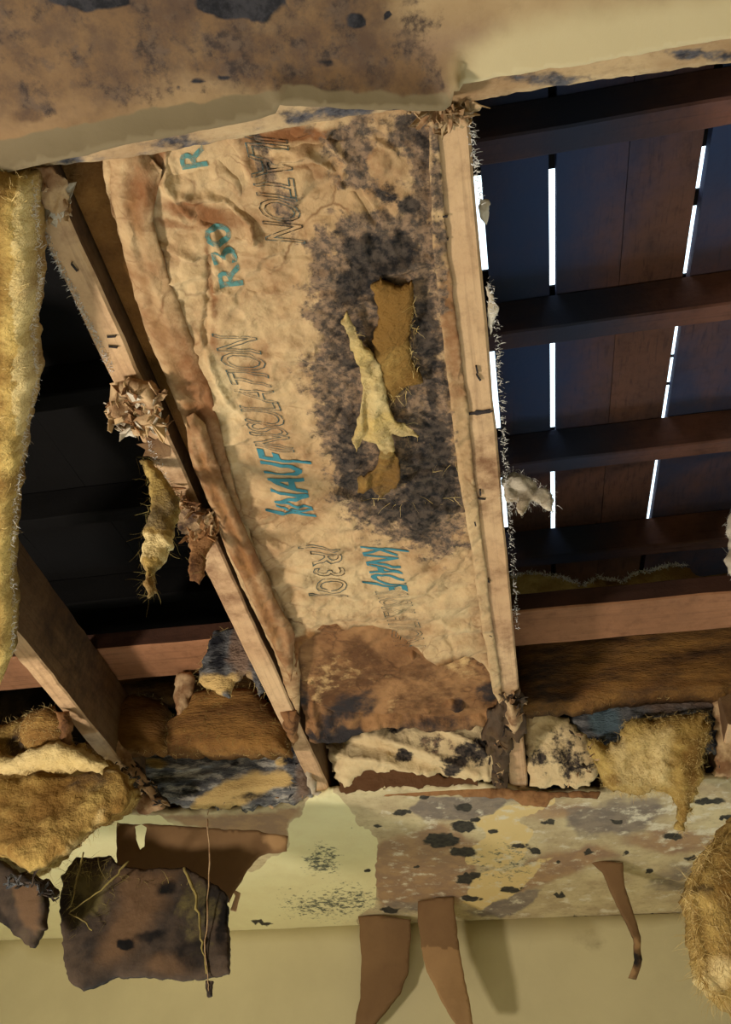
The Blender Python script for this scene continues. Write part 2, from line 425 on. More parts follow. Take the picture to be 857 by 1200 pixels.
M['char'] = material('black_mould', srgb(78, 64, 52), srgb(40, 35, 32), [('olive', srgb(100, 90, 56), 20, 1.4, .2), ('brown', srgb(100, 76, 54), 12, 1.0, .3), ('dark', srgb(16, 14, 14), 16, .6, .2)], sc=12, bump=.6, bsc=24, bsc2=90)
M['scrap'] = material('paper_scrap', srgb(196, 166, 126), srgb(128, 92, 62), [('dark', srgb(50, 38, 32), 30, 1.2, .2)], sc=26, bump=.5, bsc=50)
M['white'] = material('white_fluff', srgb(214, 204, 186), srgb(176, 160, 136), sc=20, bump=.5, bsc=60)
M['thread'] = material('wool_thread', srgb(226, 200, 140), srgb(200, 170, 104), sc=20)
M['olive_thread'] = material('olive_thread', srgb(150, 134, 76), srgb(110, 96, 56), sc=20)
M['white_thread'] = material('pale_thread', srgb(226, 224, 220), srgb(200, 196, 190), sc=20)
M['nail'] = material('rusty_steel', srgb(60, 46, 40), srgb(30, 26, 26), sc=80, rough=.5)
def inkmat(name, c, lo, hi):
    m = bpy.data.materials.new(name); m.use_nodes = True; nt = m.node_tree; N = nt.nodes; Lk = nt.links
    bs = N['Principled BSDF']; bs.inputs['Base Color'].default_value = c; bs.inputs['Roughness'].default_value = .85
    bs.inputs['Specular IOR Level'].default_value = .1
    tc = N.new('ShaderNodeTexCoord'); n = N.new('ShaderNodeTexNoise'); n.inputs['Scale'].default_value = 130; n.inputs['Detail'].default_value = 5
    r = N.new('ShaderNodeMapRange'); r.inputs[1].default_value = lo; r.inputs[2].default_value = hi
    Lk.new(tc.outputs['Object'], n.inputs['Vector']); Lk.new(n.outputs['Fac'], r.inputs[0]); Lk.new(r.outputs[0], bs.inputs['Alpha'])
    return m
M['ink'] = inkmat('blue_print', srgb(66, 124, 136), .18, .36)
M['ink_faint'] = inkmat('faded_blue_print', srgb(88, 134, 130), .26, .58)
M['ink_line'] = inkmat('grey_outline_print', srgb(84, 104, 102), .3, .5)

# ================================================================== SETTING
S = lambda o: tag(o, kind='structure')
# far wall, its plane through pixel (428,1084) of the ceiling plane
YW = float(atH(428, 1084, 0)[1])
wa = sheet('wall_far', [(-560, 1122), (-560, 1900), (1350, 1900), (1350, 1040), (857, 1068), (560, 1078), (270, 1087), (0, 1099)], onY(YW), M['wall'], step=26, rag=0, thick=.02,
    attrs=lambda px, py, P: {'dirt_shade': .42 * ell(px, py, 698, 1100, 26, 8) + .28 * ell(px, py, 620, 1112, 130, 8)}); S(wa)
for nm, lo, hi in (('wall_left', (-2.6, -1.6, 0), (-2.58, YW + .3, 2.41)), ('wall_right', (2.4, -1.6, 0), (2.42, YW + .3, 2.41)),
                   ('wall_back', (-2.6, -1.62, 0), (2.42, -1.6, 2.41)), ('floor', (-2.6, -1.6, -.02), (2.42, YW + .3, 0))):
    S(boxm(nm, lo, hi, M['wall']))

# --- near ceiling: two broken board layers
# the strip of board still fixed along the far wall
ceil = empty('ceiling', (0, .5, HC)); S(ceil)
far_poly = [(-260, 975), (60, 966), (150, 952), (250, 951), (330, 944), (392, 928), (452, 924), (560, 922), (640, 930), (700, 928), (770, 914), (857, 912), (1180, 900),
            (1250, 1066), (857, 1092), (560, 1102), (270, 1111), (0, 1123), (-260, 1134)]
SPOTS = [(545, 945, 13, 5), (470, 953, 12, 4), (468, 951, 8, 3), (541, 968, 15, 6), (590, 925, 8, 3), (515, 985, 20, 8), (541, 998, 16, 6), (612, 992, 10, 4), (548, 1027, 15, 4), (540, 1034, 12, 4),
         (552, 1053, 14, 4), (514, 1057, 9, 3), (600, 1042, 14, 4), (830, 938, 22, 4), (790, 980, 14, 4), (626, 998, 7, 3), (445, 968, 6, 2), (306, 1081, 12, 2.5), (760, 1023, 6, 3), (690, 1079, 34, 3), (775, 1077, 26, 4), (590, 1083, 24, 3),
         (500, 937, 8, 3), (655, 1051, 8, 2), (560, 960, 8, 2.5), (810, 1005, 8, 3), (720, 962, 9, 3), (490, 1015, 8, 2.5), (655, 1010, 7, 2), (455, 1066, 12, 3), (430, 1020, 6, 2), (414, 971, 3, 1.5), (580, 975, 9, 3), (640, 962, 8, 3), (690, 1000, 8, 2.5), (850, 960, 9, 3), (735, 1000, 7, 2.5)]
def far_attrs(px, py, P):
    Q = np.c_[px, py, px * 0]
    w = 5 * fbm(Q, .05, 4, 2)
    a = {}
    a['cream'] = np.maximum(blob(px + w, py, [(338, 998), (345, 975), (366, 934), (392, 926), (422, 957), (442, 990), (446, 1030), (440, 1060), (424, 1074), (430, 1100), (250, 1110), (200, 1100), (-260, 1120), (-260, 960), (180, 955), (290, 1020)], 5),
        .93 * blob(px, py, [(150, 960), (180, 960), (180, 1100), (-260, 1120), (-260, 980)], 5))
    a['yellow'] = np.maximum(blob(px + w, py, [(540, 1010), (555, 985), (600, 962), (628, 972), (615, 1005), (580, 1020)], 4), .9 * blob(px + w, py, [(560, 960), (640, 928), (655, 936), (600, 966), (570, 985)], 4))
    a['yellow'] = np.maximum(a['yellow'], .8 * blob(px + w, py, [(545, 1025), (590, 1020), (620, 1010), (650, 1000), (600, 1052), (560, 1068), (545, 1060)], 5))
    a['rose'] = np.maximum.reduce([.95 * blob(px + w, py, [(440, 985), (520, 965), (560, 990), (545, 1060), (490, 1056), (448, 1070), (440, 1030)], 9),
        blob(px + w, py, [(615, 1010), (640, 1000), (700, 990), (730, 1000), (700, 1010), (660, 1030), (600, 1050), (595, 1040)], 8), .85 * blob(px + w, py, [(330, 950), (392, 930), (360, 940), (345, 975), (335, 990), (200, 962), (160, 955)], 5),
        .8 * ell(px, py, 790, 985, 60, 14), .7 * ell(px, py, 650, 950, 60, 12)])
    a['grey'] = np.maximum.reduce([blob(px + w, py, [(470, 950), (500, 935), (580, 930), (618, 932), (590, 948), (555, 962), (500, 960)], 6), blob(px + w, py, [(545, 1072), (590, 1048), (640, 1042), (610, 1066), (590, 1075)], 5),
        .78 * blob(px + w, py, [(665, 945), (770, 930), (790, 950), (760, 975), (690, 985), (660, 970)], 12), .6 * ell(px, py, 810, 1030, 60, 24), .6 * ell(px, py, 480, 1062, 50, 9)])
    d = 0 * px
    for x, y, rx, ry in SPOTS: d = np.maximum(d, 1.15 * ell(px, py, x, y, rx * .95, ry * .95))
    a['dark'] = np.clip(d, 0, 1)
    a['speck'] = np.maximum(.56 * blob(px, py, [(330, 1050), (400, 1036), (440, 1040), (440, 1075), (350, 1080), (325, 1068)], 22), np.maximum(.5 * ell(px, py, 378, 1008, 24, 22), .38 * ell(px, py, 590, 1010, 60, 30)))
    a['gyp'] = .33 * (px > 446) + .1 * ell(px, py, 800, 960, 60, 30)
    return a
sheet('ceiling_board', far_poly, onH(0), M['board_far'], step=4, rag=2.2, ragf=.09, thick=.0127, attrs=far_attrs, parent=ceil,
      relief=lambda P, px, py, sd: .0012 * fbm(P, 14, 3), seed=4)
# lower near layer (big stained sheet overhead)
near_low = [(-300, -420), (1200, -420), (1200, -10), (857, 44), (700, 72), (600, 88), (532, 99), (527, 116), (520, 121), (430, 120), (330, 114), (326, 124), (300, 133), (225, 146), (170, 158), (90, 176), (0, 197), (-300, 270)]
def near_attrs(px, py, P):
    Q = np.c_[px, py, px * 0]; w = 9 * fbm(Q, .03, 14, 3); a = {}
    D = np.maximum.reduce([blob(px + w, py + w, [(215, -40), (225, 5), (262, 26), (345, 14), (352, -40)], 7), blob(px + w, py, [(60, -40), (62, 0), (100, 14), (150, 6), (155, -40)], 7),
        1.1 * ell(px, py, 417, 24, 12, 10), 1.1 * ell(px, py, 454, 18, 6, 5), .7 * ell(px, py, 208, 103, 8, 6), .7 * ell(px, py, 232, 94, 12, 5), .7 * ell(px, py, 262, 92, 12, 4), .62 * ell(px, py, 380, 72, 16, 7)])
    a['dark'] = D
    a['dirt_shade'] = np.maximum.reduce([.75 * blob(px + w, py, [(-40, -40), (470, -40), (500, 40), (515, 100), (330, 108), (200, 120), (0, 150), (-40, 160)], 40), .95 * blob(px + w, py, [(220, 60), (300, 20), (400, 10), (510, 60), (528, 120), (330, 112), (200, 100)], 26), .8 * ell(px, py, 35, 135, 26, 12),
        1.0 * blob(px, py, [(440, 70), (505, 62), (530, 98), (525, 118), (440, 112)], 22)])  # this patch paints a shadow into the ceiling colour
    a['mold'] = np.maximum.reduce([.40 * (py < 108) * (px < 520), .6 * ell(px, py, 255, 52, 34, 22), .62 * ell(px, py, 300, 82, 70, 16), .48 * ell(px, py, 95, 68, 34, 22), .42 * ell(px, py, 200, 20, 60, 30), .5 * ell(px, py, 160, 110, 40, 20), .5 * ell(px, py, 360, 60, 60, 26), .4 * ell(px, py, 60, 115, 60, 24)])
    a['rose'] = .6 * blob(px, py, [(380, 60), (430, 30), (560, 10), (620, 30), (560, 70), (520, 100), (440, 100)], 30)
    a['smooth'] = np.maximum(blob(px, py, [(-300, 240), (0, 165), (90, 145), (180, 125), (300, 105), (332, 100), (330, 140), (0, 215), (-300, 290)], 5), .9 * blob(px, py, [(330, 96), (440, 104), (528, 106), (528, 130), (330, 125)], 6))
    a['cream'] = blob(px + w, py, [(530, 150), (545, 60), (600, 30), (700, 10), (1200, -60), (1200, 90), (857, 80)], 40)
    return a
sheet('ceiling_board', near_low, onH(-.0127), M['board_old'], step=7, rag=1.6, ragf=.05, thick=.0120, attrs=near_attrs, parent=ceil, seed=9,
      relief=lambda P, px, py, sd: .0015 * fbm(P, 9, 5) + .016 * np.clip(1 - sd / 42, 0, 1) ** 1.5 * (py > 60) * (px < 540))
near_up = [(-300, -400), (1200, -400), (1200, 26), (857, 73), (640, 103), (548, 119), (520, 124), (505, 142), (484, 128), (440, 132), (380, 142), (300, 158), (150, 185), (60, 194), (30, 196), (0, 201), (-300, 255)]
sheet('ceiling_board', near_up, onH(0.0005), M['board_edge'], step=7, rag=1.3, ragf=.08, thick=.0127, parent=ceil, seed=12,
      attrs=lambda px, py, P: {'mold': np.maximum.reduce([.62 * ell(px, py, 90, 183, 46, 12), .66 * ell(px, py, 215, 166, 40, 12), .72 * blob(px, py, [(320, 125), (470, 118), (480, 126), (340, 150)], 7), .62 * ell(px, py, 640, 92, 70, 9), .62 * ell(px, py, 820, 62, 60, 8), .2 + 0 * px])})

# --- roof deck seen through the holes
P0 = atZ(668, 355, 1.40)
dv = ray(668, 1331); dv /= np.linalg.norm(dv); dv = np.array([0, dv[1], dv[2]]); dv /= np.linalg.norm(dv)
nv = np.array([0, dv[2], -dv[1]])                       # points down, to the room
deck = plane(P0, nv)
def deck_uv(px, py):
    p = deck(np.array([px]), np.array([py]))[0]; return p[0], float((p - P0) @ dv)
def dpt(u, v, w=0): return np.array([u, 0, 0]) + np.array([0, P0[1], P0[2]]) + dv * v - nv * w
roof = empty('roof', (0, 1, float(P0[2]))); S(roof)
u1 = deck_uv(648, 260)[0]; u2 = deck_uv(825, 190)[0]; u0 = deck_uv(566, 280)[0]
half = (u2 - u1) / 2; G = .0055
seams = [(u0, G), (u1, G), (u1 + half, .0), (u2, G)]
seams += [(u0 - .215 * k, .0) for k in range(1, 13)] + [(u2 + .215 * k, .0) for k in range(1, 9)]
seams.sort()
def slab(name, u_a, u_b, v_a, v_b, w0, w1, mat, parent, nseg=40, attrs=None, seed=0):
    V = []
    for i in range(nseg + 1):
        v = v_a + (v_b - v_a) * i / nseg
        for (u, w) in ((u_a, w0), ((u_a + u_b) / 2, w0), (u_b, w0), (u_b, w1), (u_a, w1)): V.append(dpt(u, v, w))
    V = np.array(V); V = V + .0006 * np.c_[fbm(V, 25, seed), fbm(V + 3, 25, seed), fbm(V + 6, 25, seed)]
    F = []
    for i in range(nseg):
        for j in range(5): F.append([i * 5 + j, i * 5 + (j + 1) % 5, i * 5 + 5 + (j + 1) % 5, i * 5 + 5 + j])
    F.append([4, 3, 2, 1, 0]); F.append([nseg * 5 + j for j in range(5)])
    return mk(name, V, F, mat, parent, False, attrs(V) if attrs else None, True)
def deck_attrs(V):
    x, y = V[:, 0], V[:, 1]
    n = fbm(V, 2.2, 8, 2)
    return {'blue': np.clip(.75 - np.abs(x - u1 + .03) * 2.2 - np.clip(y - .9, 0, 1) * .8 + .25 * n, 0, 1) * (x > -.2) + .5 * (x > u2), 'black': np.clip((-.12 - x) * 6, 0, 1),  # blue: painted glow, fading away from the daylight slot
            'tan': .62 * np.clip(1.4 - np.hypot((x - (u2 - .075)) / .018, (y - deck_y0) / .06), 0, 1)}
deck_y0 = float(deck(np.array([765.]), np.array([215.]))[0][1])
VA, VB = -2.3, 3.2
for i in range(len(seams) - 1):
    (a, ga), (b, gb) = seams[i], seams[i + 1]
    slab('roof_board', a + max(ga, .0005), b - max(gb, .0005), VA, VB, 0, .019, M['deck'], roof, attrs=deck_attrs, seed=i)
# felt over the boards, torn away above the daylight slots
def felt(u, opens):
    lo = VA
    iv = sorted((deck_uv(*a)[1], deck_uv(*b)[1]) for a, b in opens)
    for a, b in iv + [(VB, VB)]:
        slab('roof_felt', u - .06, u + .06, lo, a, .0195, .023, M['felt'], roof, nseg=2); lo = b
felt(u0, [((562, 215), (574, 326)), ((581, 398), (601, 510)), ((597, 545), (606, 626))])
felt(u1, [((648, 207), (648, 345)), ((651, 370), (653, 510)), ((655, 545), (656, 630))])
felt(u1 + half, [])
felt(u2, [((826, 181), (821, 231)), ((818, 250), (812, 330)), ((805, 360), (797, 425)), ((796.6, 427), (787, 458)), ((787, 460), (782, 515)), ((783, 540), (768, 630))])
slab('roof_felt', seams[0][0], u0 - .05, VA, VB, .024, .027, M['felt'], roof, nseg=4)
slab('roof_felt', u2 + .05, seams[-1][0], VA, VB, .024, .027, M['felt'], roof, nseg=4)
# purlins under the boards, across the view
vp = [deck_uv(648, y)[1] for y in (112, 318, 496, 618)]
dvp = (vp[3] - vp[0]) / 3
for k in range(-4, 9):
    v = vp[0] + dvp * k + .019; w_, h_ = .038, .075
    a = np.array([-2.55, 0, 0]) ; c = dpt(0, v, -h_ / 2)
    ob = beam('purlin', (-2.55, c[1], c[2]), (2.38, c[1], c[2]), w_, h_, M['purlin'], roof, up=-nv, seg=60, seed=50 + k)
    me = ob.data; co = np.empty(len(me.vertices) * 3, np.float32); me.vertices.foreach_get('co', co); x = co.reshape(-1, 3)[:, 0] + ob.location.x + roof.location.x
    for nm, val in (('black', np.clip((-.12 - x) * 6, 0, 1)), ('blue', np.clip(.8 - np.abs(x - u1) * 2.5, 0, 1) * (x > -.2))):  # black to the left, painted sky glow around the slot
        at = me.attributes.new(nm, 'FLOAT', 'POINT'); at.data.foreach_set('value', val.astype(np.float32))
# attic ends: dark boards closing the roof space
for nm, lo, hi in (('wall_attic_left', (-2.6, -1.6, 2.41), (-2.58, 4.2, 3.6)), ('wall_attic_right', (2.4, -1.6, 2.41), (2.42, 4.2, 3.6)),
                   ('wall_attic_far', (-2.6, 4.18, 2.3), (2.42, 4.2, 3.6)), ('wall_attic_near', (-2.6, -1.6, 2.41), (2.42, -1.58, 3.6)),
                   ('trim_eaves', (-2.6, YW + .005, 2.405), (2.42, 4.2, 2.412))):
    S(boxm(nm, lo, hi, M['felt']))

# ================================================================== JOISTS
JH = .14; JB = .0135
def jx(px, py): return float(atH(px, py, JB)[0])
XJ1, XJ2 = jx(80, 300), jx(543, 300); XJ0 = jx(56, 800); XJ3 = XJ2 + .406
XJ2b = jx(600, 800); print('joists', XJ0, XJ1, XJ2, XJ2b, jx(332, 800), jx(375, 900), 'YW', YW)
def joist(x, y0, y1, label, side, seed, ddx=0):
    o = empty('ceiling_joist', (x, (y0 + y1) / 2, HC + JB)); tag(o, label, 'joist', 'ceiling joists over the torn ceiling')
    def at(V):
        pass
    b = beam('timber', (x, y0, HC + JB + JH / 2), (x + ddx, y1, HC + JB + JH / 2), .038, JH, side, o, seg=80, jit=.0012, seed=seed)
    # bottom face pale: a second material on downward faces
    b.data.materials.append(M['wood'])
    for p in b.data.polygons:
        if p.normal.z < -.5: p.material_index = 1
    me = b.data; co = np.empty(len(me.vertices) * 3, np.float32); me.vertices.foreach_get('co', co); co = co.reshape(-1, 3)
    d = .25 + .25 * fbm(co + seed, 6, seed, 2)
    a_ = me.attributes.new('dirt_shade', 'FLOAT', 'POINT'); a_.data.foreach_set('value', d.astype(np.float32))
    return o
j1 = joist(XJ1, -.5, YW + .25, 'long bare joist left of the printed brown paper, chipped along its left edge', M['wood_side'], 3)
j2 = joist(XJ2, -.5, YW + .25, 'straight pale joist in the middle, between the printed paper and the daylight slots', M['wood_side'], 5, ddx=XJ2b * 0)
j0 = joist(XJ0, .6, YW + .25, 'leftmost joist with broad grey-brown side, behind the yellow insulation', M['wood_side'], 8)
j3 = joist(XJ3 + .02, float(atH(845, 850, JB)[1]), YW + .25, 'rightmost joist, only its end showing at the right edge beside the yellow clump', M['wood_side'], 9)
def nail(par, px, py, L=.012, rot=0.0):
    p = atH(px, py, JB - .0006); d = np.array([math.cos(rot), math.sin(rot), 0]); q = np.array([-d[1], d[0], 0])
    V = []; 
    for t, z in ((-1, .002), (-.9, -.002), (.9, -.002), (1, .002)):
        for s in (-.0011, .0011):
            for dz in (0, -.0015): V.append(p + d * L / 2 * t + q * s + np.array([0, 0, z + dz]))
    F = []
    for i in range(3):
        b = i * 4
        for a, c in ((0, 1), (1, 3), (3, 2), (2, 0)): F.append([b + a, b + c, b + 4 + c, b + 4 + a])
    F += [[0, 2, 3, 1], [12, 13, 15, 14]]
    mk('staple', V, F, M['nail'], par, False)
for px, py, r in ((559, 432, 1.5), (561, 441, 1.2), (563, 576, 1.6), (565, 583, .3), (557, 612, 1.5), (519, 252, .2), (520, 279, .1), (576, 744, .8), (568, 677, .1), (572, 679, 1.2)): nail(j2, px, py, .011, r)
for px, py, r in ((88, 312, 1.3), (131, 393, .1), (133, 405, .3)): nail(j1, px, py, .011, r)
def knot(par, px, py, rx, ry, mat, name='knot'):
    V = []; c = atH(px, py, JB - .0007); n = 14
    for k in range(n):
        a = 2 * math.pi * k / n; rr = 1 + .3 * math.sin(3.3 * k)
        V.append(c + np.array([rx * rr * math.cos(a), ry * rr * math.sin(a), 0]))
    V += [v - np.array([0, 0, .0008]) for v in V]
    F = [list(range(n)), [n + k for k in range(n)][::-1]] + [[k, (k + 1) % n, n + (k + 1) % n, n + k] for k in range(n)]
    mk(name, V, F, mat, par, False)
knot(j2, 563, 483, .017, .0035, M['nail'], 'split'); knot(j2, 570, 680, .007, .006, M['wood_side']); knot(j1, 183, 525, .02, .02, M['wood_side'], 'scar')

# plate over the joists
yb0 = float(atH(620, 757, JB + JH)[1]); yb1 = float(atH(620, 716, JB + JH)[1])
pl = empty('cross_beam', (0, yb0, HC + JB + JH)); tag(pl, 'long timber crossing behind the joists, pale underside and dark face', 'beam')
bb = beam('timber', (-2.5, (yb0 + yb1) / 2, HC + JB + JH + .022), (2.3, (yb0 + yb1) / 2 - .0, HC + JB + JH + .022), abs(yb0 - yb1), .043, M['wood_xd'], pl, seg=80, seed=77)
bb.data.materials.append(M['wood_x'])  # underside painted as lit from below, other faces painted shaded
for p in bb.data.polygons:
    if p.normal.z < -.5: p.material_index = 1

# ================================================================== INSULATION WITH PRINTED PAPER
HP = .022
FOLD = [(150, 190), (160, 260), (205, 400), (235, 520), (262, 600), (300, 700)]
KF = [([(150, 298), (185, 286), (205, 296), (226, 300)], 7, .007), ([(196, 160), (194, 215), (222, 255), (250, 268), (262, 300)], 9, .007), ([(250, 160), (280, 205), (300, 240), (312, 262)], 12, -.012),
      ([(215, 232), (262, 236), (292, 262), (300, 285)], 10, .009), ([(215, 262), (250, 258), (280, 275)], 8, -.008), ([(300, 160), (350, 170), (400, 158)], 10, -.009), ([(320, 190), (360, 180), (392, 205)], 8, .008),
      ([(244, 300), (246, 350), (240, 410)], 6, -.006), ([(236, 392), (250, 430), (262, 462), (284, 486)], 6, .006), ([(240, 342), (300, 344), (340, 346)], 5, .003), ([(240, 293), (300, 300), (330, 296)], 5, .003),
      ([(360, 190), (420, 225), (440, 260)], 7, -.006), ([(380, 160), (405, 190), (400, 220)], 8, .007), ([(230, 500), (262, 520), (300, 510)], 7, .004), ([(268, 600), (300, 590), (330, 600), (352, 590)], 6, .004),
      ([(300, 620), (330, 640), (372, 630), (400, 650)], 5, .004), ([(330, 720), (370, 716), (420, 722), (470, 716)], 6, .004), ([(480, 700), (520, 690), (556, 700)], 6, .003), ([(470, 640), (500, 650), (540, 645)], 5, .004),
      ([(390, 575), (430, 590), (470, 598), (510, 592), (545, 600)], 5, .007), ([(500, 720), (540, 740), (570, 735)], 6, .004), ([(420, 660), (500, 668), (560, 660)], 4, .003), ([(165, 320), (200, 330), (236, 322)], 6, .004)]
def paper_h(P, px, py):
    """relief of the paper towards the room, metres"""
    Q = P * np.array([1, 1.4, 1])
    mo = blob(px, py, MOLD, 30)
    h = .0150 * crumple(Q, 13, 4) + .0070 * crumple(Q, 34, 8) + mo * (.0030 * ridged(P, 45, 6, 3) + .003 * crumple(P, 70, 9)) + .004 * fbm(P * np.array([1.3, .7, 1]), 7, 31, 2)
    top = np.clip((340 - py) / 140, 0, 1) * np.clip((450 - px) / 60, 0, 1)
    h = h + top * .022 * crumple(Q + .3, 11, 41)
    h = h + folds(px, py, KF) * 1.15
    return h
kraft_poly = [(118, 176), (330, 140), (400, 120), (512, 118), (508, 150), (513, 200), (520, 290), (530, 370), (543, 470), (557, 560), (566, 650), (578, 720), (586, 780), (588, 796), (568, 776), (546, 764), (514, 774), (492, 758), (464, 740), (430, 731), (402, 737), (372, 740), (350, 758), (348, 790), (336, 760),
              (322, 720), (300, 680), (275, 620), (252, 560), (232, 505), (215, 480), (200, 430), (172, 370), (150, 310), (130, 250)]
MOLD = [(375, 165), (400, 140), (470, 130), (512, 150), (520, 300), (535, 420), (548, 560), (545, 640), (505, 655), (460, 640), (415, 620), (385, 580), (372, 520), (355, 440), (360, 380), (350, 320), (378, 270), (400, 230)]
def kraft_attrs(px, py, P):
    Q = np.c_[px, py, px * 0]; w = 10 * fbm(Q, .035, 2, 3); a = {}
    m = .82 * blob(px + w, py + w, MOLD, 26)
    m = np.maximum(m, .55 * ell(px, py, 310, 190, 12, 60, -.3)); m = np.maximum(m, .5 * ell(px, py, 340, 250, 20, 40))
    m = m - .55 * ell(px, py, 455, 200, 24, 50, -.3) - .5 * ell(px, py, 425, 240, 30, 14)
    a['mold'] = np.clip(m, 0, 1)
    a['dark'] = np.clip(1.12 * np.maximum.reduce([.75 * blob(px + w, py, [(395, 270), (470, 262), (490, 300), (475, 330), (440, 345), (405, 365), (385, 330)], 22), .72 * blob(px + w, py, [(385, 480), (420, 470), (430, 560), (470, 575), (480, 480), (530, 490), (538, 600), (500, 635), (420, 600), (390, 560)], 24),
        .62 * blob(px + w, py, [(480, 340), (520, 360), (530, 470), (500, 500), (488, 440)], 16), .6 * blob(px + w, py, [(430, 140), (500, 130), (505, 200), (470, 170)], 16), .62 * ell(px, py, 482, 240, 16, 18), .5 * ell(px, py, 405, 400, 26, 50), .45 * ell(px, py, 455, 225, 20, 20)]), 0, 1)
    a['dirt_shade'] = np.clip(np.maximum.reduce([.75 * ell(px, py, 230, 250, 60, 16, .25), .6 * ell(px, py, 300, 205, 14, 50, -.5), .85 * ell(px, py, 340, 160, 70, 10, -.1), .5 * blob(px + w, py, MOLD, 60), .66 * ell(px, py, 246, 330, 5, 60, -.1), .6 * ell(px, py, 205, 265, 40, 6, .15),
        .7 * ell(px, py, 262, 430, 6, 60, -.28), .5 * ell(px, py, 300, 420, 26, 40), .45 * ell(px, py, 390, 650, 70, 14), .55 * ell(px, py, 240, 500, 26, 8, .5), .72 * ell(px, py, 185, 190, 10, 40), .34 + 0 * px]), 0, 1)
    b = blob(px + w, py + .3 * w, [(340, 755), (365, 740), (425, 733), (470, 745), (505, 770), (540, 765), (575, 790), (590, 830), (590, 860), (340, 860)], 8)
    a['brown'] = b
    a['pale'] = .42 * blob(px, py, [(130, 250), (215, 250), (240, 300), (240, 400), (300, 520), (300, 600), (250, 560), (180, 400)], 20) + .45 * blob(px, py, [(320, 620), (430, 650), (560, 670), (575, 760), (440, 735), (340, 740)], 20) + .35 * ell(px, py, 270, 440, 20, 60, -.3)
    return a
PL = onH(HP)
ins = empty('insulation_batt', (0.0, .9, HC + HP)); tag(ins, 'long insulation batt with creased brown printed paper face and a big black mould stain', 'insulation')
def bulge(px, py):
    b = np.clip((py - 738) / 90, 0, 1) * np.clip((px - 338) / 25, 0, 1) * np.clip((596 - px) / 30, 0, 1)
    return b
def krel(P, px, py, sd):
    b = bulge(px, py)
    h = paper_h(P, px, py)
    h = h + b * (.03 + .014 * ridged(P + .7, 9, 61, 3))
    return h
# cut the paper above the brown slumped end, which is a part of its own
ONLY_UP = [p for p in kraft_poly]
paper = sheet('paper_face', kraft_poly, PL, M['kraft'], step=2.8, rag=1.5, ragf=.08, thick=.004, relief=krel, attrs=kraft_attrs, parent=ins, seed=21)
# wool body behind the paper
bd = boxm('wool_core', (XJ1 + .022, .2, HC + HP + .022), (XJ2 - .022, 1.24, HC + HP + .12), M['wool_brown'], ins)
# slumped lower end, in darker brown paper
def slump_rel(P, px, py, sd):
    t = np.clip(sd / 30, 0, 1); u = np.clip((py - 735) / 115, 0, 1)
    h = -.045 * np.sin(np.pi * np.clip(u * 1.05, 0, 1)) ** .8 + .012 * u
    h = h + (.3 + .7 * t) * (.110 * crumple(P, 9, 71) + .045 * crumple(P, 26, 73) + .004 * crumple(P, 70, 75))
    return h + folds(px, py, [([(352, 775), (385, 760), (430, 752)], 10, .014), ([(356, 800), (410, 812), (450, 790), (484, 768)], 13, .026), ([(484, 768), (505, 795), (540, 832)], 14, .022), ([(395, 845), (430, 820), (470, 806), (520, 812)], 12, -.012), ([(512, 784), (545, 790), (580, 812)], 9, .012), ([(362, 790), (372, 850)], 9, .014)])
sl = sheet('slumped_paper', [(340, 745), (362, 728), (400, 722), (428, 716), (462, 726), (490, 744), (512, 760), (545, 750), (566, 762), (590, 790), (587, 846), (540, 852), (470, 846), (430, 850), (398, 862), (366, 866), (350, 820), (344, 790)],
    onH(HP + .006), M['kraft_brown'], step=2.6, rag=2.2, ragf=.09, thick=.003, relief=slump_rel, parent=ins, seed=25,
    attrs=lambda px, py, P: {'mold': np.maximum.reduce([.7 * ell(px, py, 408, 832, 40, 18, -.5), .8 * ell(px, py, 400, 856, 50, 11), .5 * ell(px, py, 352, 810, 10, 50), .55 * ell(px, py, 500, 848, 70, 8), .66 * ell(px, py, 572, 810, 16, 16), .6 * ell(px, py, 536, 828, 8, 8)]),
        'dirt_shade': np.clip(.6 * blob(px, py, [(355, 770), (430, 745), (480, 770), (450, 800), (420, 830), (360, 850)], 18) + .5 * blob(px, py, [(470, 790), (500, 770), (560, 840), (440, 845)], 10), 0, .8),
        'pale': np.maximum.reduce([.38 * ell(px, py, 395, 790, 60, 20, -.1), .38 * ell(px, py, 380, 800, 18, 34), .5 * ell(px, py, 535, 780, 34, 16, .5), .4 * ell(px, py, 455, 825, 20, 8)])})  # pale paints highlights on the crinkle tops
# stapled flange of the paper, folded along the left joist
fl_poly = [(60, 192), (150, 178), (170, 200), (150, 205), (160, 260), (180, 320), (205, 380), (232, 450), (246, 520), (262, 590), (288, 660), (318, 720), (345, 775), (352, 850), (338, 836), (326, 770), (300, 730), (272, 670), (240, 600), (222, 545), (214, 525), (206, 500), (186, 452), (160, 400), (135, 330), (110, 262), (82, 225)]
fl_core = sheet('folded_flange', [(128, 182), (165, 176), (190, 200), (178, 260), (196, 320), (222, 390), (246, 455), (262, 520), (280, 590), (306, 660), (334, 715), (352, 790), (350, 838), (338, 815), (322, 765), (296, 715), (268, 650), (244, 588), (226, 540), (218, 500), (202, 460), (178, 410), (158, 352), (146, 300), (132, 240)],
    onH(HP - .006), M['kraft'], step=3.4, rag=1.4, ragf=.06, thick=.003, parent=ins, seed=31,
    relief=lambda P, px, py, sd: .005 * np.sin(np.clip(sd / 20, 0, 1) * 2.6) + .012 * crumple(P * np.array([2.2, .5, 1]), 13, 81) + .003 * crumple(P, 40, 82),
    attrs=lambda px, py, P: {'dirt_shade': .42 + .3 * ell(px, py, 240, 470, 20, 90, -.35) + .3 * ell(px, py, 165, 220, 16, 40), 'brown': .45 * blob(px, py, [(150, 300), (175, 320), (232, 470), (225, 540)], 8) + .5 * ell(px, py, 160, 250, 10, 50, -.2)})
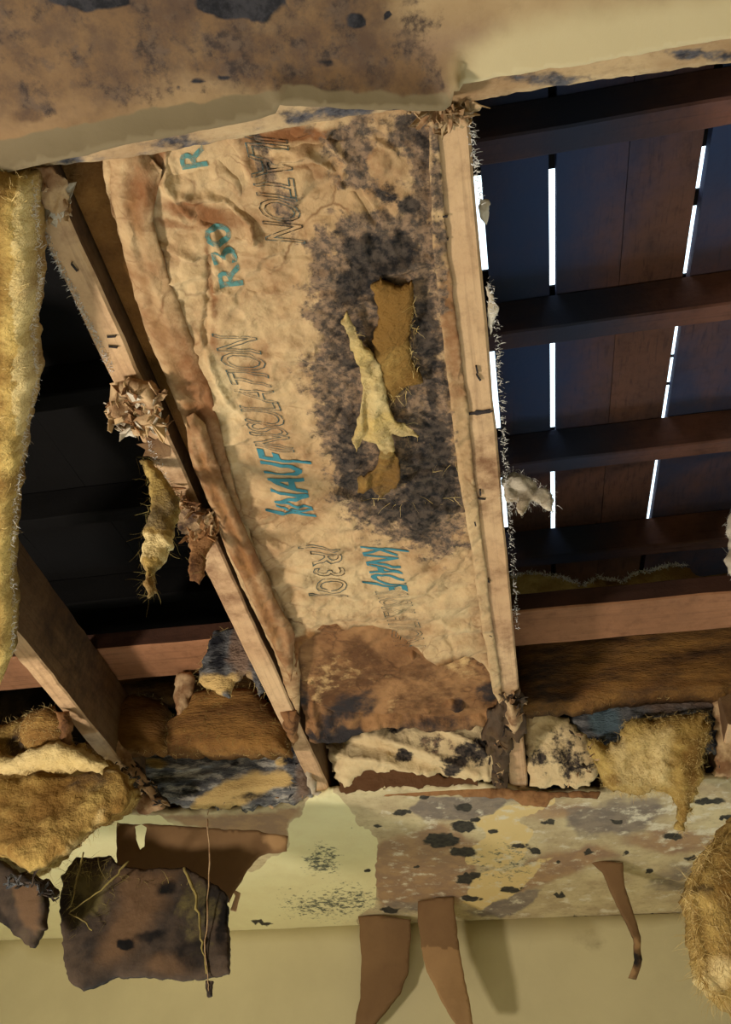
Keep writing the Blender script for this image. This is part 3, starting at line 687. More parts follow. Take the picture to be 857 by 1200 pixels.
# second loose fold from (215,490) to the bottom
sheet('folded_flange', [(219, 488), (228, 484), (240, 500), (252, 540), (275, 596), (300, 650), (322, 700), (345, 745), (342, 800), (330, 775), (312, 742), (296, 708), (268, 645), (243, 585), (226, 545), (220, 520)],
    onH(HP - .022), M['kraft'], step=3, rag=1.2, ragf=.06, thick=.003, parent=ins, seed=33,
    relief=lambda P, px, py, sd: .007 * np.sin(np.clip(sd / 12, 0, 1) * 2.6) + .009 * crumple(P * np.array([2.4, .5, 1]), 16, 83), attrs=lambda px, py, P: {'dirt_shade': .6 + 0 * px, 'brown': .62 * blob(px, py, [(225, 530), (240, 520), (330, 740), (322, 760)], 5)})
# flange over the middle joist
sheet('stapled_flange', [(503, 132), (512, 140), (518, 200), (524, 290), (538, 400), (549, 480), (556, 560), (567, 640), (577, 730), (588, 800), (588, 830), (578, 812), (566, 740), (552, 640), (538, 560), (528, 470), (516, 370), (508, 290), (504, 200)],
    onH(JB - .0035), M['kraft'], step=4, rag=1.2, ragf=.06, thick=.002, parent=ins, seed=35, relief=lambda P, px, py, sd: .001 * ridged(P, 30, 4),
    attrs=lambda px, py, P: {'dirt_shade': .36 + .3 * ell(px, py, 530, 380, 12, 80, -.1), 'mold': .62 * blob(px, py, [(495, 100), (520, 100), (530, 380), (505, 380)], 9) + .3 * ell(px, py, 530, 520, 14, 120, -.1), 'pale': .4 * (py > 560)})

# torn, hanging glass-wool tongue in the black stain
tg = sheet('torn_wool', [(436, 336), (446, 324), (456, 332), (470, 338), (484, 330), (486, 368), (478, 396), (486, 432), (498, 446), (474, 452), (462, 470), (452, 462), (442, 440), (438, 400), (444, 370)], onH(HP - .008), M['wool'],
    step=3, rag=3, ragf=.12, thick=.004, puff=.004, pw=12, parent=ins, seed=41, relief=lambda P, px, py, sd: .004 * ridged(P * np.array([2, .8, 1]), 28, 7, 3), attrs=lambda px, py, P: {'brown': .72 + .2 * ell(px, py, 456, 345, 20, 20), 'mold': .6 * ell(px, py, 432, 392, 8, 8)})
t2 = sheet('torn_wool', [(401, 376), (408, 366), (414, 384), (424, 402), (438, 416), (450, 440), (453, 470), (462, 492), (492, 510), (474, 512), (460, 510), (462, 530), (470, 545), (468, 566), (458, 578), (446, 582), (432, 572), (419, 578), (422, 560), (438, 552), (446, 535), (440, 520), (426, 515), (418, 530), (414, 520), (420, 492), (426, 462), (420, 430), (410, 402)], onH(HP - .016), M['wool'],
    step=2.6, rag=2.4, ragf=.14, thick=.002, puff=.002, pw=8, parent=ins, seed=43, relief=lambda P, px, py, sd: .016 * crumple(P * np.array([2, .8, 1]), 22, 17) + .006 * crumple(P, 60, 18), attrs=lambda px, py, P: {'pale': .46 - .3 * (py > 530), 'brown': .40 + .1 * (py > 500) + .2 * (py > 535), 'mold': .40 + 0 * px})
R_ = rim(onH(HP - .012), [(404, 370), (424, 404), (456, 470), (490, 445), (482, 400), (486, 340)])
fibres('loose_fibres', R_, np.tile([0, 0, -.2], (len(R_), 1)), M['thread'], ins, n=110, length=.016, spread=1, seed=3)
R_ = rim(onH(HP - .010), [(470, 500), (540, 540), (420, 590), (520, 590), (560, 580)])
fibres('loose_fibres', R_, np.tile([0, 0, -.1], (len(R_), 1)), M['thread'], ins, n=36, length=.022, spread=1, seed=4, width=.0004)

# --- print on the paper
from mathutils.bvhtree import BVHTree
BVH = BVHTree.FromPolygons([v.co + paper.location + ins.location for v in paper.data.vertices], [p.vertices[:] for p in paper.data.polygons])
def lettering(body, p0, p1, hgt_px, mat, outline=False, shear=0.0, off=.0011, name='printed_lettering', tops='left', label=None, spacing=1, bevel=.010, place=PL):
    cu = bpy.data.curves.new('lettering', 'FONT'); cu.body = body; cu.size = 1; cu.resolution_u = 3; cu.space_character = spacing
    if outline: cu.fill_mode = 'NONE'; cu.bevel_depth = bevel; cu.bevel_resolution = 0
    else: cu.offset = .018
    t = bpy.data.objects.new('lettering', cu); C.collection.objects.link(t)
    me = bpy.data.meshes.new_from_object(t.evaluated_get(bpy.context.evaluated_depsgraph_get()))
    bm = bmesh.new(); bm.from_mesh(me)
    bmesh.ops.triangulate(bm, faces=bm.faces[:])
    xs = [v.co.x for v in bm.verts]; x0, x1 = min(xs), max(xs)
    for k in range(1, 90):
        xx = x0 + (x1 - x0) * k / 90
        bmesh.ops.bisect_plane(bm, geom=bm.verts[:] + bm.edges[:] + bm.faces[:], plane_co=(xx, 0, 0), plane_no=(1, 0, 0))
    for k in range(1, 20):
        bmesh.ops.bisect_plane(bm, geom=bm.verts[:] + bm.edges[:] + bm.faces[:], plane_co=(0, k * .038, 0), plane_no=(0, 1, 0))
    V = np.array([v.co[:] for v in bm.verts]); bm.verts.index_update(); F = [[v.index for v in f.verts] for f in bm.faces]
    bm.free(); C.collection.objects.unlink(t); bpy.data.objects.remove(t)
    a = place(np.array([p0[0]]), np.array([p0[1]]))[0]; b = place(np.array([p1[0]]), np.array([p1[1]]))[0]
    d = b - a; L = np.linalg.norm(d); d /= L
    q = np.cross(place.n, d)                       # reader below, looking at the paper: tops lie left of the reading direction
    if np.dot(place.n, [0, 0, 1]) > 0: q = -q
    hm = hgt_px
    s = (V[:, 0] - x0) / (x1 - x0); tt = V[:, 1] / .73
    if body == 'KNAUF':          # the long K stem and F foot of the wordmark
        tt = np.where((s < .075) & (tt > .9), 1.32, tt); tt = np.where((s > .84) & (tt < .07), -.34, tt)
    P = a + d * (s * L)[:, None] + q * (tt * hm)[:, None] + d * (tt * hm * shear)[:, None]
    # laid on the real relief of the paper
    out = []
    for p in P:
        hit = BVH.ray_cast(Vector(p) + Vector((0, 0, -.25)), Vector((0, 0, 1)))
        out.append([p[0], p[1], (hit[0].z if hit[0] is not None else p[2] - .01) - off])
    P = np.array(out)
    return mk(name, P, F, mat, ins, True)
lettering('KNAUF', (370, 607), (346, 533), .052, M['ink'], shear=.36, spacing=.97)
lettering('INSULATION', (345, 530), (300, 396), .052, M['ink_line'], outline=True, shear=.36, spacing=.9)
lettering('KNAUF', (423, 641), (440, 690), .052, M['ink'], shear=.36, spacing=.97)
lettering('INSULATION', (440, 692), (464, 751), .052, M['ink_line'], outline=True, shear=.36, spacing=.9, bevel=.008)
lettering('R30', (285, 336), (266, 262), .028, M['ink_faint'], spacing=1.0, shear=0)
lettering('R30', (243, 196), (222, 128), .028, M['ink_faint'], spacing=1.0, shear=0)
lettering('INSULATION', (270, 85), (312, 282), .044, M['ink_line'], outline=True, shear=.22, spacing=.9)
lettering('|R30|', (362, 640), (374, 698), .05, M['ink_line'], outline=True, shear=.1, spacing=1.0, bevel=.01)

# ================================================================== PIECES AROUND THE HOLES
# yellow batt hanging down at the left edge
pY = tri(atH(0, 196, -.03), atH(60, 196, -.03), atY(0, 790, 1.02))
hb_poly = [(-190, 200), (10, 203), (38, 212), (40, 260), (46, 330), (38, 380), (42, 450), (30, 500), (18, 590), (12, 660), (16, 720), (12, 770), (-4, 812), (-190, 830)]
hb = sheet('hanging_batt', hb_poly, pY, M['wool'], step=5, rag=3, ragf=.1, thick=.03, puff=.02, pw=26, seed=51,
    relief=lambda P, px, py, sd: .007 * ridged(P * np.array([1.6, .6, .6]), 15, 51, 3), attrs=lambda px, py, P: {'brown': .4 + .25 * np.sin(px * .13 + py * .004), 'pale': .5 * (px > 22)})
tag(hb, 'yellow glass wool batt hanging down at the upper left edge', 'insulation')
R_ = rim(pY, [(38, 212), (40, 260), (46, 330), (38, 380), (42, 450), (30, 500), (18, 590), (12, 660), (16, 720), (12, 770)], 2)
fibres('loose_fibres', R_, np.tile([.6, 0, -.2], (len(R_), 1)), M['white_thread'], hb, n=1500, length=.006, spread=.9, seed=5)

def ragged_edge(joist_par, line, side, seed, n=260, L=.010):
    R = rim(onH(JB - .001), line, 2)
    fibres('splinters', R, np.tile([side, 0, -.1], (len(R), 1)), M['white_thread'], joist_par, n=int(n * 1.4), length=L * .55, spread=.8, seed=seed, width=.0005)
ragged_edge(j1, [(45, 255), (66, 302), (92, 350), (117, 400), (134, 436)], -1, 11, 420)
ragged_edge(j1, [(174, 515), (205, 580), (236, 640)], -1, 13, 160)
ragged_edge(j2, [(550, 130), (556, 190), (562, 240)], 1, 14, 120)
ragged_edge(j2, [(572, 330), (578, 360), (582, 400), (590, 520), (600, 650), (606, 740)], 1, 15, 420)
# torn paper fringe pieces on joist edges
def scrap(name, poly, place, mat, label, cat, seed, thick=.002, group=None, rag=2.4, step=3, amp=.006, fr=30, attrs=None, puff=0, parent=None, pw=10):
    o = sheet(name, poly, place, mat, step=step, rag=rag, ragf=.16, thick=thick, seed=seed, puff=puff, pw=pw,
              relief=lambda P, px, py, sd: amp * (crumple(P, fr, seed) + .4 * crumple(P, fr * 2.6, seed + 1)), attrs=attrs, parent=parent)
    if parent is None: tag(o, label, cat, group)
    return o
scrap('paper_fringe', [(36, 196), (60, 196), (78, 214), (80, 246), (62, 250), (46, 240), (40, 222)], onH(-.004), M['scrap'], 0, 0, 60, parent=j1, amp=.01)
scrap('paper_fringe', [(97, 366), (106, 372), (118, 390), (128, 414), (124, 418), (112, 402)], onH(JB + .004), M['white'], 0, 0, 61, parent=j1)
scrap('paper_fringe', [(562, 232), (568, 234), (576, 240), (574, 252), (570, 262), (564, 258)], onH(JB + .02), M['white'], 0, 0, 62, parent=j2)
scrap('paper_fringe', [(571, 334), (579, 344), (583, 362), (580, 376), (577, 396), (572, 376)], onH(JB + .006), M['white'], 0, 0, 63, parent=j2)
scrap('torn_paper_wad', [(122, 488), (130, 470), (128, 452), (150, 446), (178, 448), (190, 468), (186, 488), (196, 500), (190, 516), (176, 506), (160, 512), (146, 494), (132, 496)], onH(-.006), M['scrap'],
      'crumpled torn paper wad stuck on the left joist halfway down', 'paper', 64, amp=.02, fr=22, thick=.004, puff=.012)
scrap('white_fluff', [(134, 492), (152, 496), (164, 500), (160, 512), (146, 510)], onH(.02), M['white'], 'small white fluff tuft under the crumpled wad on the left joist', 'fluff', 65, puff=.006)
scrap('paper_wad', [(205, 578), (222, 588), (238, 596), (250, 612), (250, 640), (240, 640), (226, 632), (212, 628), (204, 600)], onH(-.004), M['scrap'], 'dark crumpled paper wad on the lower left joist above a brown tab', 'paper', 66, amp=.02, fr=24, thick=.004, attrs=lambda px, py, P: {'dark': .5 + 0 * px})
# dangling strips in the black hole
dz = atH(178, 545, -.0)[1]
def hang(name, poly, y, mat, label, cat, seed, n=200, thr='olive_thread', attrs=None, thick=.006, puff=.008, L=.02, tilt=0, amp=.006, **kw):
    p0 = atY(poly[0][0], poly[0][1], y)
    o = scrap(name, poly, plane(p0, (tilt, 1, .15)), M[mat], label, cat, seed, thick=thick, puff=puff, attrs=attrs, amp=amp, **kw)
    if n:
        R = rim(plane(p0, (tilt, 1, .15)), poly + [poly[0]], 2)
        fibres('loose_fibres', R, np.tile([0, -.2, -.6], (len(R), 1)), M[thr], o, n=n, length=L, spread=.8, seed=seed)
    return o
hang('dangling_strip', [(164, 538), (178, 540), (196, 560), (210, 582), (204, 612), (200, 640), (196, 652), (186, 662), (180, 672), (182, 692), (174, 700), (168, 686), (170, 668), (163, 656), (170, 622), (178, 590), (174, 562)], float(dz), 'wool',
     'olive yellow wool strip dangling in the dark hole on the left', 'insulation', 67, attrs=lambda px, py, P: {'mold': .50 - .2 * (py > 625), 'brown': .3 + .5 * (py > 675), 'pale': .3 + .3 * (py > 630) * (py < 655)}, thr='olive_thread')
hang('dangling_tab', [(222, 622), (244, 618), (250, 634), (242, 650), (240, 672), (232, 684), (222, 680), (221, 650)], float(atH(232, 620, 0)[1]), 'kraft_brown',
     'short brown paper tab dangling from the lower left joist', 'paper', 68, n=20, thick=.002, puff=.003)
# drape over the cross beam, left
hang('draped_scrap', [(243, 762), (252, 742), (270, 736), (286, 734), (302, 740), (310, 762), (312, 800), (306, 815), (296, 796), (288, 788), (274, 800), (268, 816), (256, 812), (246, 808), (232, 798), (236, 782)], 1.30, 'mold_board',
     'grey and brown scrap draped over the cross beam beside the left joist', 'insulation', 69, n=160, thr='thread', thick=.006, puff=.012, pw=18, step=3,
     attrs=lambda px, py, P: {'rose': .8 * ell(px, py, 285, 765, 14, 40), 'dark': .62 * ell(px, py, 258, 765, 14, 30), 'yellow': .85 * ell(px, py, 252, 804, 26, 12) + .7 * ell(px, py, 284, 792, 12, 8)}, L=.018)

# brown batts standing behind the beam
def batt(poly, y, label, seed, mat='wool_brown', nz=(0, 1, .25), attrs=None, puff=.03, cat='insulation', n=200):
    p0 = atY(poly[0][0], poly[0][1], y); pln = plane(p0, nz)
    o = sheet('wool_batt', poly, pln, M[mat], step=4.5, rag=3, ragf=.1, thick=.04, puff=puff, pw=24, seed=seed,
        relief=lambda P, px, py, sd: .007 * ridged(P * np.array([.6, 1, 1.8]), 18, seed, 3), attrs=attrs)
    tag(o, label, cat)
    if n:
        R = rim(pln, poly + [poly[0]], 2); fibres('loose_fibres', R, np.tile([0, -.4, 0], (len(R), 1)), M['thread'], o, n=n, length=.014, spread=.8, seed=seed)
    return o
batt([(600, 742), (700, 740), (870, 720), (1010, 716), (1010, 830), (860, 815), (760, 818), (680, 832), (605, 835)], 1.52, 'dark brown wool batt filling the gap under the cross beam on the right', 71, attrs=lambda px, py, P: {'mold': .42 + .2 * ell(px, py, 640, 800, 30, 30)})
batt([(101, 815), (130, 812), (140, 818), (165, 814), (190, 820), (196, 845), (196, 880), (100, 880)], 1.50, 'small brown wool batt under the beam between the two left joists', 72)
batt([(196, 850), (210, 836), (232, 812), (262, 806), (300, 808), (318, 826), (335, 850), (336, 884), (196, 884)], 1.46, 'rounded brown wool batt just left of the lower left joist', 73)
batt([(98, 792), (210, 786), (300, 780), (300, 822), (100, 826)], 1.62, 'dark brown wool strip directly under the pale beam on the left', 74, attrs=lambda px, py, P: {'mold': .5 + 0 * px}, n=0)  # darker all over through the mold mask
batt([(-190, 790), (20, 790), (50, 800), (90, 840), (100, 900), (-190, 900)], 1.60, 'blackened batt at the left edge below the pale beam', 75, mat='char', n=0)
hang('torn_paper_strip', [(206, 792), (224, 786), (228, 800), (218, 830), (208, 838), (204, 815)], 1.42, 'scrap', 'thin grey torn paper strip between the two brown batts on the left', 'paper', 76, n=0)
# wool lying on the cross beam, right
rb = hang('wool_ridge', [(600, 676), (618, 671), (640, 673), (662, 678), (684, 686), (700, 677), (716, 680), (730, 681), (744, 672), (766, 668), (786, 662), (806, 664), (826, 680), (840, 700), (600, 730)], yb0 + .03 if yb0 > yb1 else yb1 + .03, 'wool',
     'torn wool ridge with white rim lying on the right cross beam', 'insulation', 77, n=0, thick=.02, attrs=lambda px, py, P: {'brown': .5 + 0 * px})
R_ = rim(onY(max(yb0, yb1) + .02), [(600, 676), (618, 671), (640, 673), (662, 678), (684, 686), (700, 677), (716, 680), (730, 681), (744, 672), (766, 668), (786, 662), (806, 664)], 2)
fibres('white_rim', R_, np.tile([0, -.3, .4], (len(R_), 1)), M['white_thread'], rb, n=900, length=.007, spread=.6, seed=78, width=.0009)
batt([(800, 664), (830, 652), (872, 648), (960, 650), (960, 684), (805, 690)], 1.75, 'dim yellow tuft beyond the beam at the right edge', 79, mat='wool', attrs=lambda px, py, P: {'mold': .5 + 0 * px, 'brown': .5 + 0 * px}, n=60)
# pale tongue of wool stuck to the middle joist
sc = hang('wool_tongue', [(588, 556), (604, 552), (622, 562), (640, 574), (650, 586), (648, 600), (636, 592), (622, 586), (614, 604), (608, 600), (606, 588), (592, 586)], float(atH(592, 560, .03)[1]), 'white',
     'white and tan wool tongue sticking out from the middle joist toward the daylight slots', 'insulation', 80, n=260, thr='white_thread', L=.010, thick=.003, puff=.003, amp=.012)
# right edge hanging scrap
hang('white_wool_tuft', [(900, 560), (858, 596), (850, 620), (856, 640), (851, 655), (858, 672), (868, 690), (900, 700)], 1.15, 'white', 'white fuzzy tuft at the right edge above the cross beam', 'insulation', 81, n=200, thr='white_thread', L=.012)

# ---- the heap along the near edge of the far ceiling board
pe = lambda h, y0: plane((0, y0, HC + h), (0, .75, .66))
def heap(name, poly, y0, h, mat, label, cat, seed, attrs=None, puff=.02, pw=26, amp=.01, fr=16, thick=.01, rag=4.2, st=(1, 1, 1), step=3.6, nz=(0, .8, .6), n=0, thr='thread', L=.016, holes=(), fl=()):
    pln = plane((0, y0, HC + h), nz)
    o = sheet(name, poly, pln, M[mat], step=step, rag=rag, ragf=.14, thick=thick, puff=puff, pw=pw, seed=seed,
        relief=lambda P, px, py, sd: folds(px, py, fl) + amp * (crumple(P * np.array(st), fr * 1.2, seed) + .35 * crumple(P * np.array(st), fr * 3, seed + 1) + (.5 * ridged(P * np.array(st), fr * 1.5, seed, 4) if 'wool' in mat else 0)), attrs=attrs, holes=holes)
    tag(o, label, cat)
    if n:
        R = rim(pln, poly + [poly[0]], 2); fibres('loose_fibres', R, np.tile([0, -.3, -.3], (len(R), 1)), M[thr], o, n=n, length=L, spread=.8, seed=seed)
    return o
heap('mouldy_paper_sheet', [(108, 856), (150, 862), (180, 860), (215, 874), (250, 872), (290, 858), (330, 846), (350, 866), (362, 900), (366, 934), (340, 944), (290, 948), (225, 948), (190, 938), (160, 915), (130, 890)], 1.72, 0, 'mold_board',
     'crumpled blue-grey mouldy sheet lying between the two left joists', 'paper', 82, puff=.02, amp=.016, fr=11, st=(.6, 2.2, 2.2),
     attrs=lambda px, py, P: {'pale': np.maximum(.62 * ell(px, py, 222, 900, 26, 9), .42 + .1 * np.sin(py * .5)), 'yellow': np.maximum.reduce([1.0 * blob(px, py, [(220, 948), (262, 915), (300, 905), (335, 900), (345, 915), (300, 935), (270, 948)], 8), .8 * ell(px, py, 185, 893, 16, 7), .85 * ell(px, py, 308, 868, 12, 7), .8 * ell(px, py, 330, 890, 8, 8)]),
        'dark': np.maximum.reduce([.66 * ell(px, py, 280, 895, 7, 5), .56 * ell(px, py, 150, 900, 40, 20, .6), .6 * ell(px, py, 340, 880, 16, 20), .55 * ell(px, py, 300, 932, 30, 8)]), 'rose': .7 * ell(px, py, 355, 915, 10, 30) + .5 * ell(px, py, 130, 875, 16, 12)})
heap('folded_paper', [(380, 872), (410, 862), (438, 852), (470, 846), (520, 846), (560, 842), (584, 848), (584, 900), (580, 914), (545, 916), (500, 908), (460, 904), (430, 906), (405, 926), (392, 910), (384, 890)], 1.72, 0.005, 'kraft',
     'pale folded printed paper with dark mould, below the slumped batt end', 'paper', 83, puff=.028, pw=22, amp=.010, fr=10, st=(.6, 1.6, 1.6), thick=.003, step=3,
     attrs=lambda px, py, P: {'pale': .62 + 0 * px, 'dark': np.maximum.reduce([.8 * ell(px, py, 475, 884, 14, 9), .75 * ell(px, py, 528, 900, 12, 10), .72 * blob(px, py, [(510, 890), (540, 866), (565, 850), (584, 846), (584, 880), (550, 895), (530, 912)], 10), .66 * ell(px, py, 466, 852, 12, 4), .6 * ell(px, py, 562, 885, 16, 14)]), 'mold': .5 * ell(px, py, 510, 870, 30, 14), 'dirt_shade': np.maximum(.6 * (px < 425), .42)}, fl=[([(392, 880), (430, 884), (500, 906)], 8, .016), ([(400, 868), (450, 874), (520, 900)], 8, -.012), ([(430, 858), (500, 878), (560, 905)], 8, .012), ([(520, 850), (560, 870), (584, 890)], 10, .016)])
heap('open_paper_fold', [(396, 924), (402, 910), (425, 892), (460, 900), (510, 908), (560, 914), (560, 920), (480, 922), (430, 928), (400, 930)], 1.71, -0.004, 'kraft_brown', 'dark brown inner side of the open paper fold above the ceiling board edge', 'paper', 84, puff=.0, amp=.003,
     attrs=lambda px, py, P: {'dirt_shade': .9 + 0 * px})
heap('mouldy_wedge', [(612, 802), (628, 806), (646, 826), (668, 846), (690, 862), (704, 884), (700, 910), (690, 922), (640, 922), (622, 922), (618, 880), (610, 840)], 1.70, 0, 'kraft', 'cream paper wedge mottled with black mould, right against the middle joist', 'paper', 85, puff=.016, amp=.012, fr=22, st=(1, 1, 1),
     attrs=lambda px, py, P: {'pale': .6 + 0 * px, 'dark': np.maximum(.56 * blob(px, py, [(640, 850), (668, 846), (704, 884), (700, 920), (650, 915)], 16), .5 * ell(px, py, 630, 890, 16, 26))})
heap('grey_board_strip', [(664, 836), (700, 826), (742, 822), (790, 808), (836, 796), (857, 792), (960, 786), (960, 880), (857, 880), (800, 890), (730, 880), (690, 876), (672, 860)], 1.72, 0.004, 'mold_board', 'blue-grey mouldy strip slanting behind the yellow wool clump on the right', 'paper', 86, puff=.02, amp=.012, fr=14, st=(.8, 1.6, 1.6),
     attrs=lambda px, py, P: {'blue': .8 * ell(px, py, 710, 842, 22, 20), 'rose': .62 * blob(px, py, [(740, 822), (857, 792), (870, 830), (760, 846)], 14), 'dark': np.maximum.reduce([.72 * ell(px, py, 700, 868, 20, 10), .66 * ell(px, py, 838, 850, 12, 30)])})
heap('yellow_wool_clump', [(688, 872), (698, 866), (710, 876), (728, 868), (732, 846), (752, 842), (776, 842), (800, 838), (826, 834), (832, 856), (826, 884), (822, 910), (812, 936), (806, 960), (802, 976), (794, 972), (796, 946), (784, 930), (768, 926), (752, 934), (728, 930), (708, 920), (700, 900)], 1.66, -.012, 'wool',
     'bright yellow wool clump with a tail hanging over the ceiling board', 'insulation', 87, puff=.035, pw=22, amp=.014, fr=20, n=700, step=3.2,
     attrs=lambda px, py, P: {'pale': .55 * blob(px, py, [(700, 875), (735, 850), (790, 845), (790, 925), (720, 925)], 14), 'brown': np.maximum.reduce([.62 * ell(px, py, 718, 912, 12, 10), .62 * blob(px, py, [(796, 860), (830, 850), (815, 930), (802, 975), (795, 930)], 8), .55 * ell(px, py, 742, 880, 22, 8, -.6)])})
heap('joist_side_debris', [(832, 806), (857, 800), (940, 800), (940, 912), (836, 912), (842, 870)], 1.66, -.008, 'scrap', 'pinkish torn paper at the right edge beside the yellow clump', 'paper', 88, puff=.012, amp=.008, fr=30, st=(2.4, .6, .6))
# mouldy crud on the foot of the middle joist
heap('mould_clot', [(586, 812), (606, 808), (616, 824), (618, 846), (610, 866), (600, 860), (596, 900), (586, 926), (578, 918), (574, 880), (566, 862), (576, 836)], 1.62, .002, 'char', 'black mouldy clot gripping the foot of the middle joist', 'debris', 89, nz=(0, 0.05, 1), puff=.006, amp=.036, fr=26, rag=6, attrs=lambda px, py, P: {'brown': .5 + 0 * px, 'olive': .35 + 0 * px})
heap('pale_paper_tatter', [(592, 822), (608, 826), (612, 840), (604, 860), (598, 852), (590, 840)], 1.59, -.012, 'scrap', 'small pale paper tatter on the black clot of the middle joist', 'paper', 90, nz=(0, 0.05, 1), amp=.012, fr=40, thick=.002)
heap('board_edge_debris', [(455, 926), (520, 922), (585, 924), (640, 928), (705, 928), (700, 936), (650, 934), (640, 946), (612, 944), (600, 936), (520, 932), (450, 933)], 1.74, -.004, 'kraft_brown', 'brown torn paper edge running along the near edge of the far ceiling board', 'paper', 91, puff=.002, amp=.003, rag=1.6, thick=.003)
# rags on the left joist foot
heap('red_rag', [(330, 838), (344, 836), (352, 842), (350, 862), (344, 876), (338, 866), (334, 850)], 1.50, .006, 'kraft_brown', 'thin reddish torn tab at the break of the left joist', 'paper', 92, nz=(0, 0.05, 1), amp=.006, thick=.002)
heap('pale_paper_tatter', [(352, 862), (362, 866), (370, 880), (362, 884), (366, 900), (372, 930), (364, 930), (358, 900), (350, 880)], 1.66, -.008, 'white', 'white paper tatter left of the left joist foot', 'paper', 93, amp=.008, fr=30, thick=.002)
# lower-left yellow mass
heap('yellow_wool_heap', [(-190, 838), (0, 852), (30, 838), (62, 842), (80, 868), (104, 880), (128, 896), (152, 915), (160, 938), (140, 956), (110, 974), (86, 996), (62, 1016), (40, 1030), (14, 1018), (-4, 1008), (-190, 1000)], 1.42, -.03, 'wool', 'big yellow wool heap sagging through the ceiling at lower left', 'insulation', 94,
     puff=.07, pw=50, amp=.022, fr=9, n=900, L=.02, thick=.02, nz=(0, .85, .5),
     attrs=lambda px, py, P: {'brown': np.maximum.reduce([.56 * blob(px, py, [(-190, 930), (100, 930), (120, 950), (60, 1010), (-190, 1010)], 20), .5 * ell(px, py, 50, 860, 30, 20), .40 + 0 * px]), 'pale': np.maximum.reduce([.5 * ell(px, py, 85, 905, 60, 10, .1), .5 * ell(px, py, 60, 1004, 60, 12, -.5), .45 * ell(px, py, 120, 930, 40, 14, -.6), .4 * ell(px, py, 40, 960, 12, 60, .2)]), 'mold': np.maximum(.55 * ell(px, py, 14, 920, 16, 7, .3), .62 * ell(px, py, 40, 870, 14, 20))})
heap('brown_wool_lump', [(26, 850), (40, 834), (58, 830), (74, 840), (78, 866), (66, 886), (40, 892), (28, 880)], 1.36, -.02, 'wool_brown', 'fuzzy brown lump on top of the yellow heap below the leftmost joist', 'insulation', 95, puff=.03, amp=.008, fr=20, n=200, attrs=lambda px, py, P: {'pale': .45 + 0 * px})
heap('brown_paper_tab', [(66, 836), (76, 832), (86, 846), (86, 872), (76, 880), (70, 862)], 1.34, -.05, 'kraft_brown', 'brown paper tab at the lower end of the leftmost joist', 'paper', 96, amp=.006, thick=.002)
heap('splintered_lath', [(112, 858), (124, 852), (140, 868), (150, 884), (166, 906), (184, 930), (178, 938), (160, 916), (140, 892), (124, 872)], 1.56, -.035, 'wood', 'splintered wood lath under the leftmost joist beside the yellow heap', 'wood', 97, amp=.003, thick=.006, rag=1.5, attrs=lambda px, py, P: {'dirt_shade': .45 + 0 * px})
heap('pale_debris', [(150, 938), (166, 932), (190, 940), (192, 948), (172, 952), (156, 950)], 1.60, -.04, 'scrap', 'small rounded pale crumb on the ceiling edge above the brown flap', 'debris', 98, puff=.008, amp=.004)
heap('dark_mould_tatter', [(104, 862), (130, 872), (152, 888), (172, 912), (200, 940), (186, 944), (150, 920), (124, 898), (106, 880)], 1.60, -.02, 'char', 'dark mouldy tatter between the yellow heap and the blue-grey sheet', 'debris', 99, amp=.012, fr=24, puff=.008)

# ---- hanging brown flap and blackened square, lower left
fy = 1.62
flap = hang('hanging_paper_flap', [(136, 964), (180, 966), (240, 970), (300, 974), (338, 980), (336, 998), (306, 1002), (292, 1016), (276, 1042), (268, 1058), (250, 1044), (200, 1024), (136, 1012)], fy, 'kraft_smooth',
     'smooth brown paper flap hanging below the left ceiling edge, with a small slot', 'paper', 100, n=0, thick=.002, puff=0, amp=.0015, fr=6, rag=1.2, step=4, holes_=[(158, 968), (168, 962), (172, 974), (170, 992), (164, 996), (160, 984)]) if False else \
  sheet('hanging_paper_flap', [(136, 964), (180, 966), (240, 970), (300, 974), (338, 980), (336, 998), (306, 1002), (292, 1016), (276, 1042), (268, 1058), (250, 1044), (200, 1034), (136, 1030)], plane(atY(200, 966, fy), (0, 1, .1)), M['kraft_smooth'],
     step=4, rag=1.2, ragf=.1, thick=.002, seed=100, relief=lambda P, px, py, sd: .002 * fbm(P, 6, 3), holes=[[(158, 969), (165, 966), (172, 970), (170, 992), (164, 996), (160, 984)]], attrs=lambda px, py, P: {'pale': .8 * ell(px, py, 325, 985, 14, 10)})
tag(flap, 'smooth brown paper flap hanging below the left ceiling edge, with a small slot', 'paper')
sq = sheet('hanging_mouldy_square', [(72, 1026), (90, 1006), (130, 1004), (140, 1014), (170, 1020), (215, 1016), (250, 1034), (266, 1048), (268, 1100), (268, 1140), (250, 1144), (215, 1148), (170, 1144), (130, 1146), (112, 1156), (96, 1160), (82, 1150), (76, 1130), (72, 1080)],
     plane(atY(160, 1010, fy - .08), (.05, 1, -.12)), M['char'], step=3.2, rag=2.0, ragf=.14, thick=.008, seed=101, puff=.004, relief=lambda P, px, py, sd: .005 * ridged(P, 12, 101, 4),
     attrs=lambda px, py, P: {'olive': np.maximum(.62 * blob(px, py, [(75, 1010), (140, 1010), (130, 1080), (80, 1090)], 16), .5 * ell(px, py, 235, 1080, 24, 60)), 'brown': np.maximum.reduce([.75 * blob(px, py, [(140, 1016), (215, 1020), (190, 1080), (150, 1130), (110, 1140), (130, 1080)], 16), .6 * ell(px, py, 200, 1130, 40, 16)]),
       'dark': np.maximum.reduce([.9 * ell(px, py, 148, 1110, 10, 8), .66 * ell(px, py, 195, 1044, 18, 12), .62 * ell(px, py, 180, 1098, 30, 8, -.2), .62 * ell(px, py, 228, 1120, 30, 24), .5 * ell(px, py, 90, 1070, 16, 50), .66 * ell(px, py, 262, 1080, 8, 40)])})
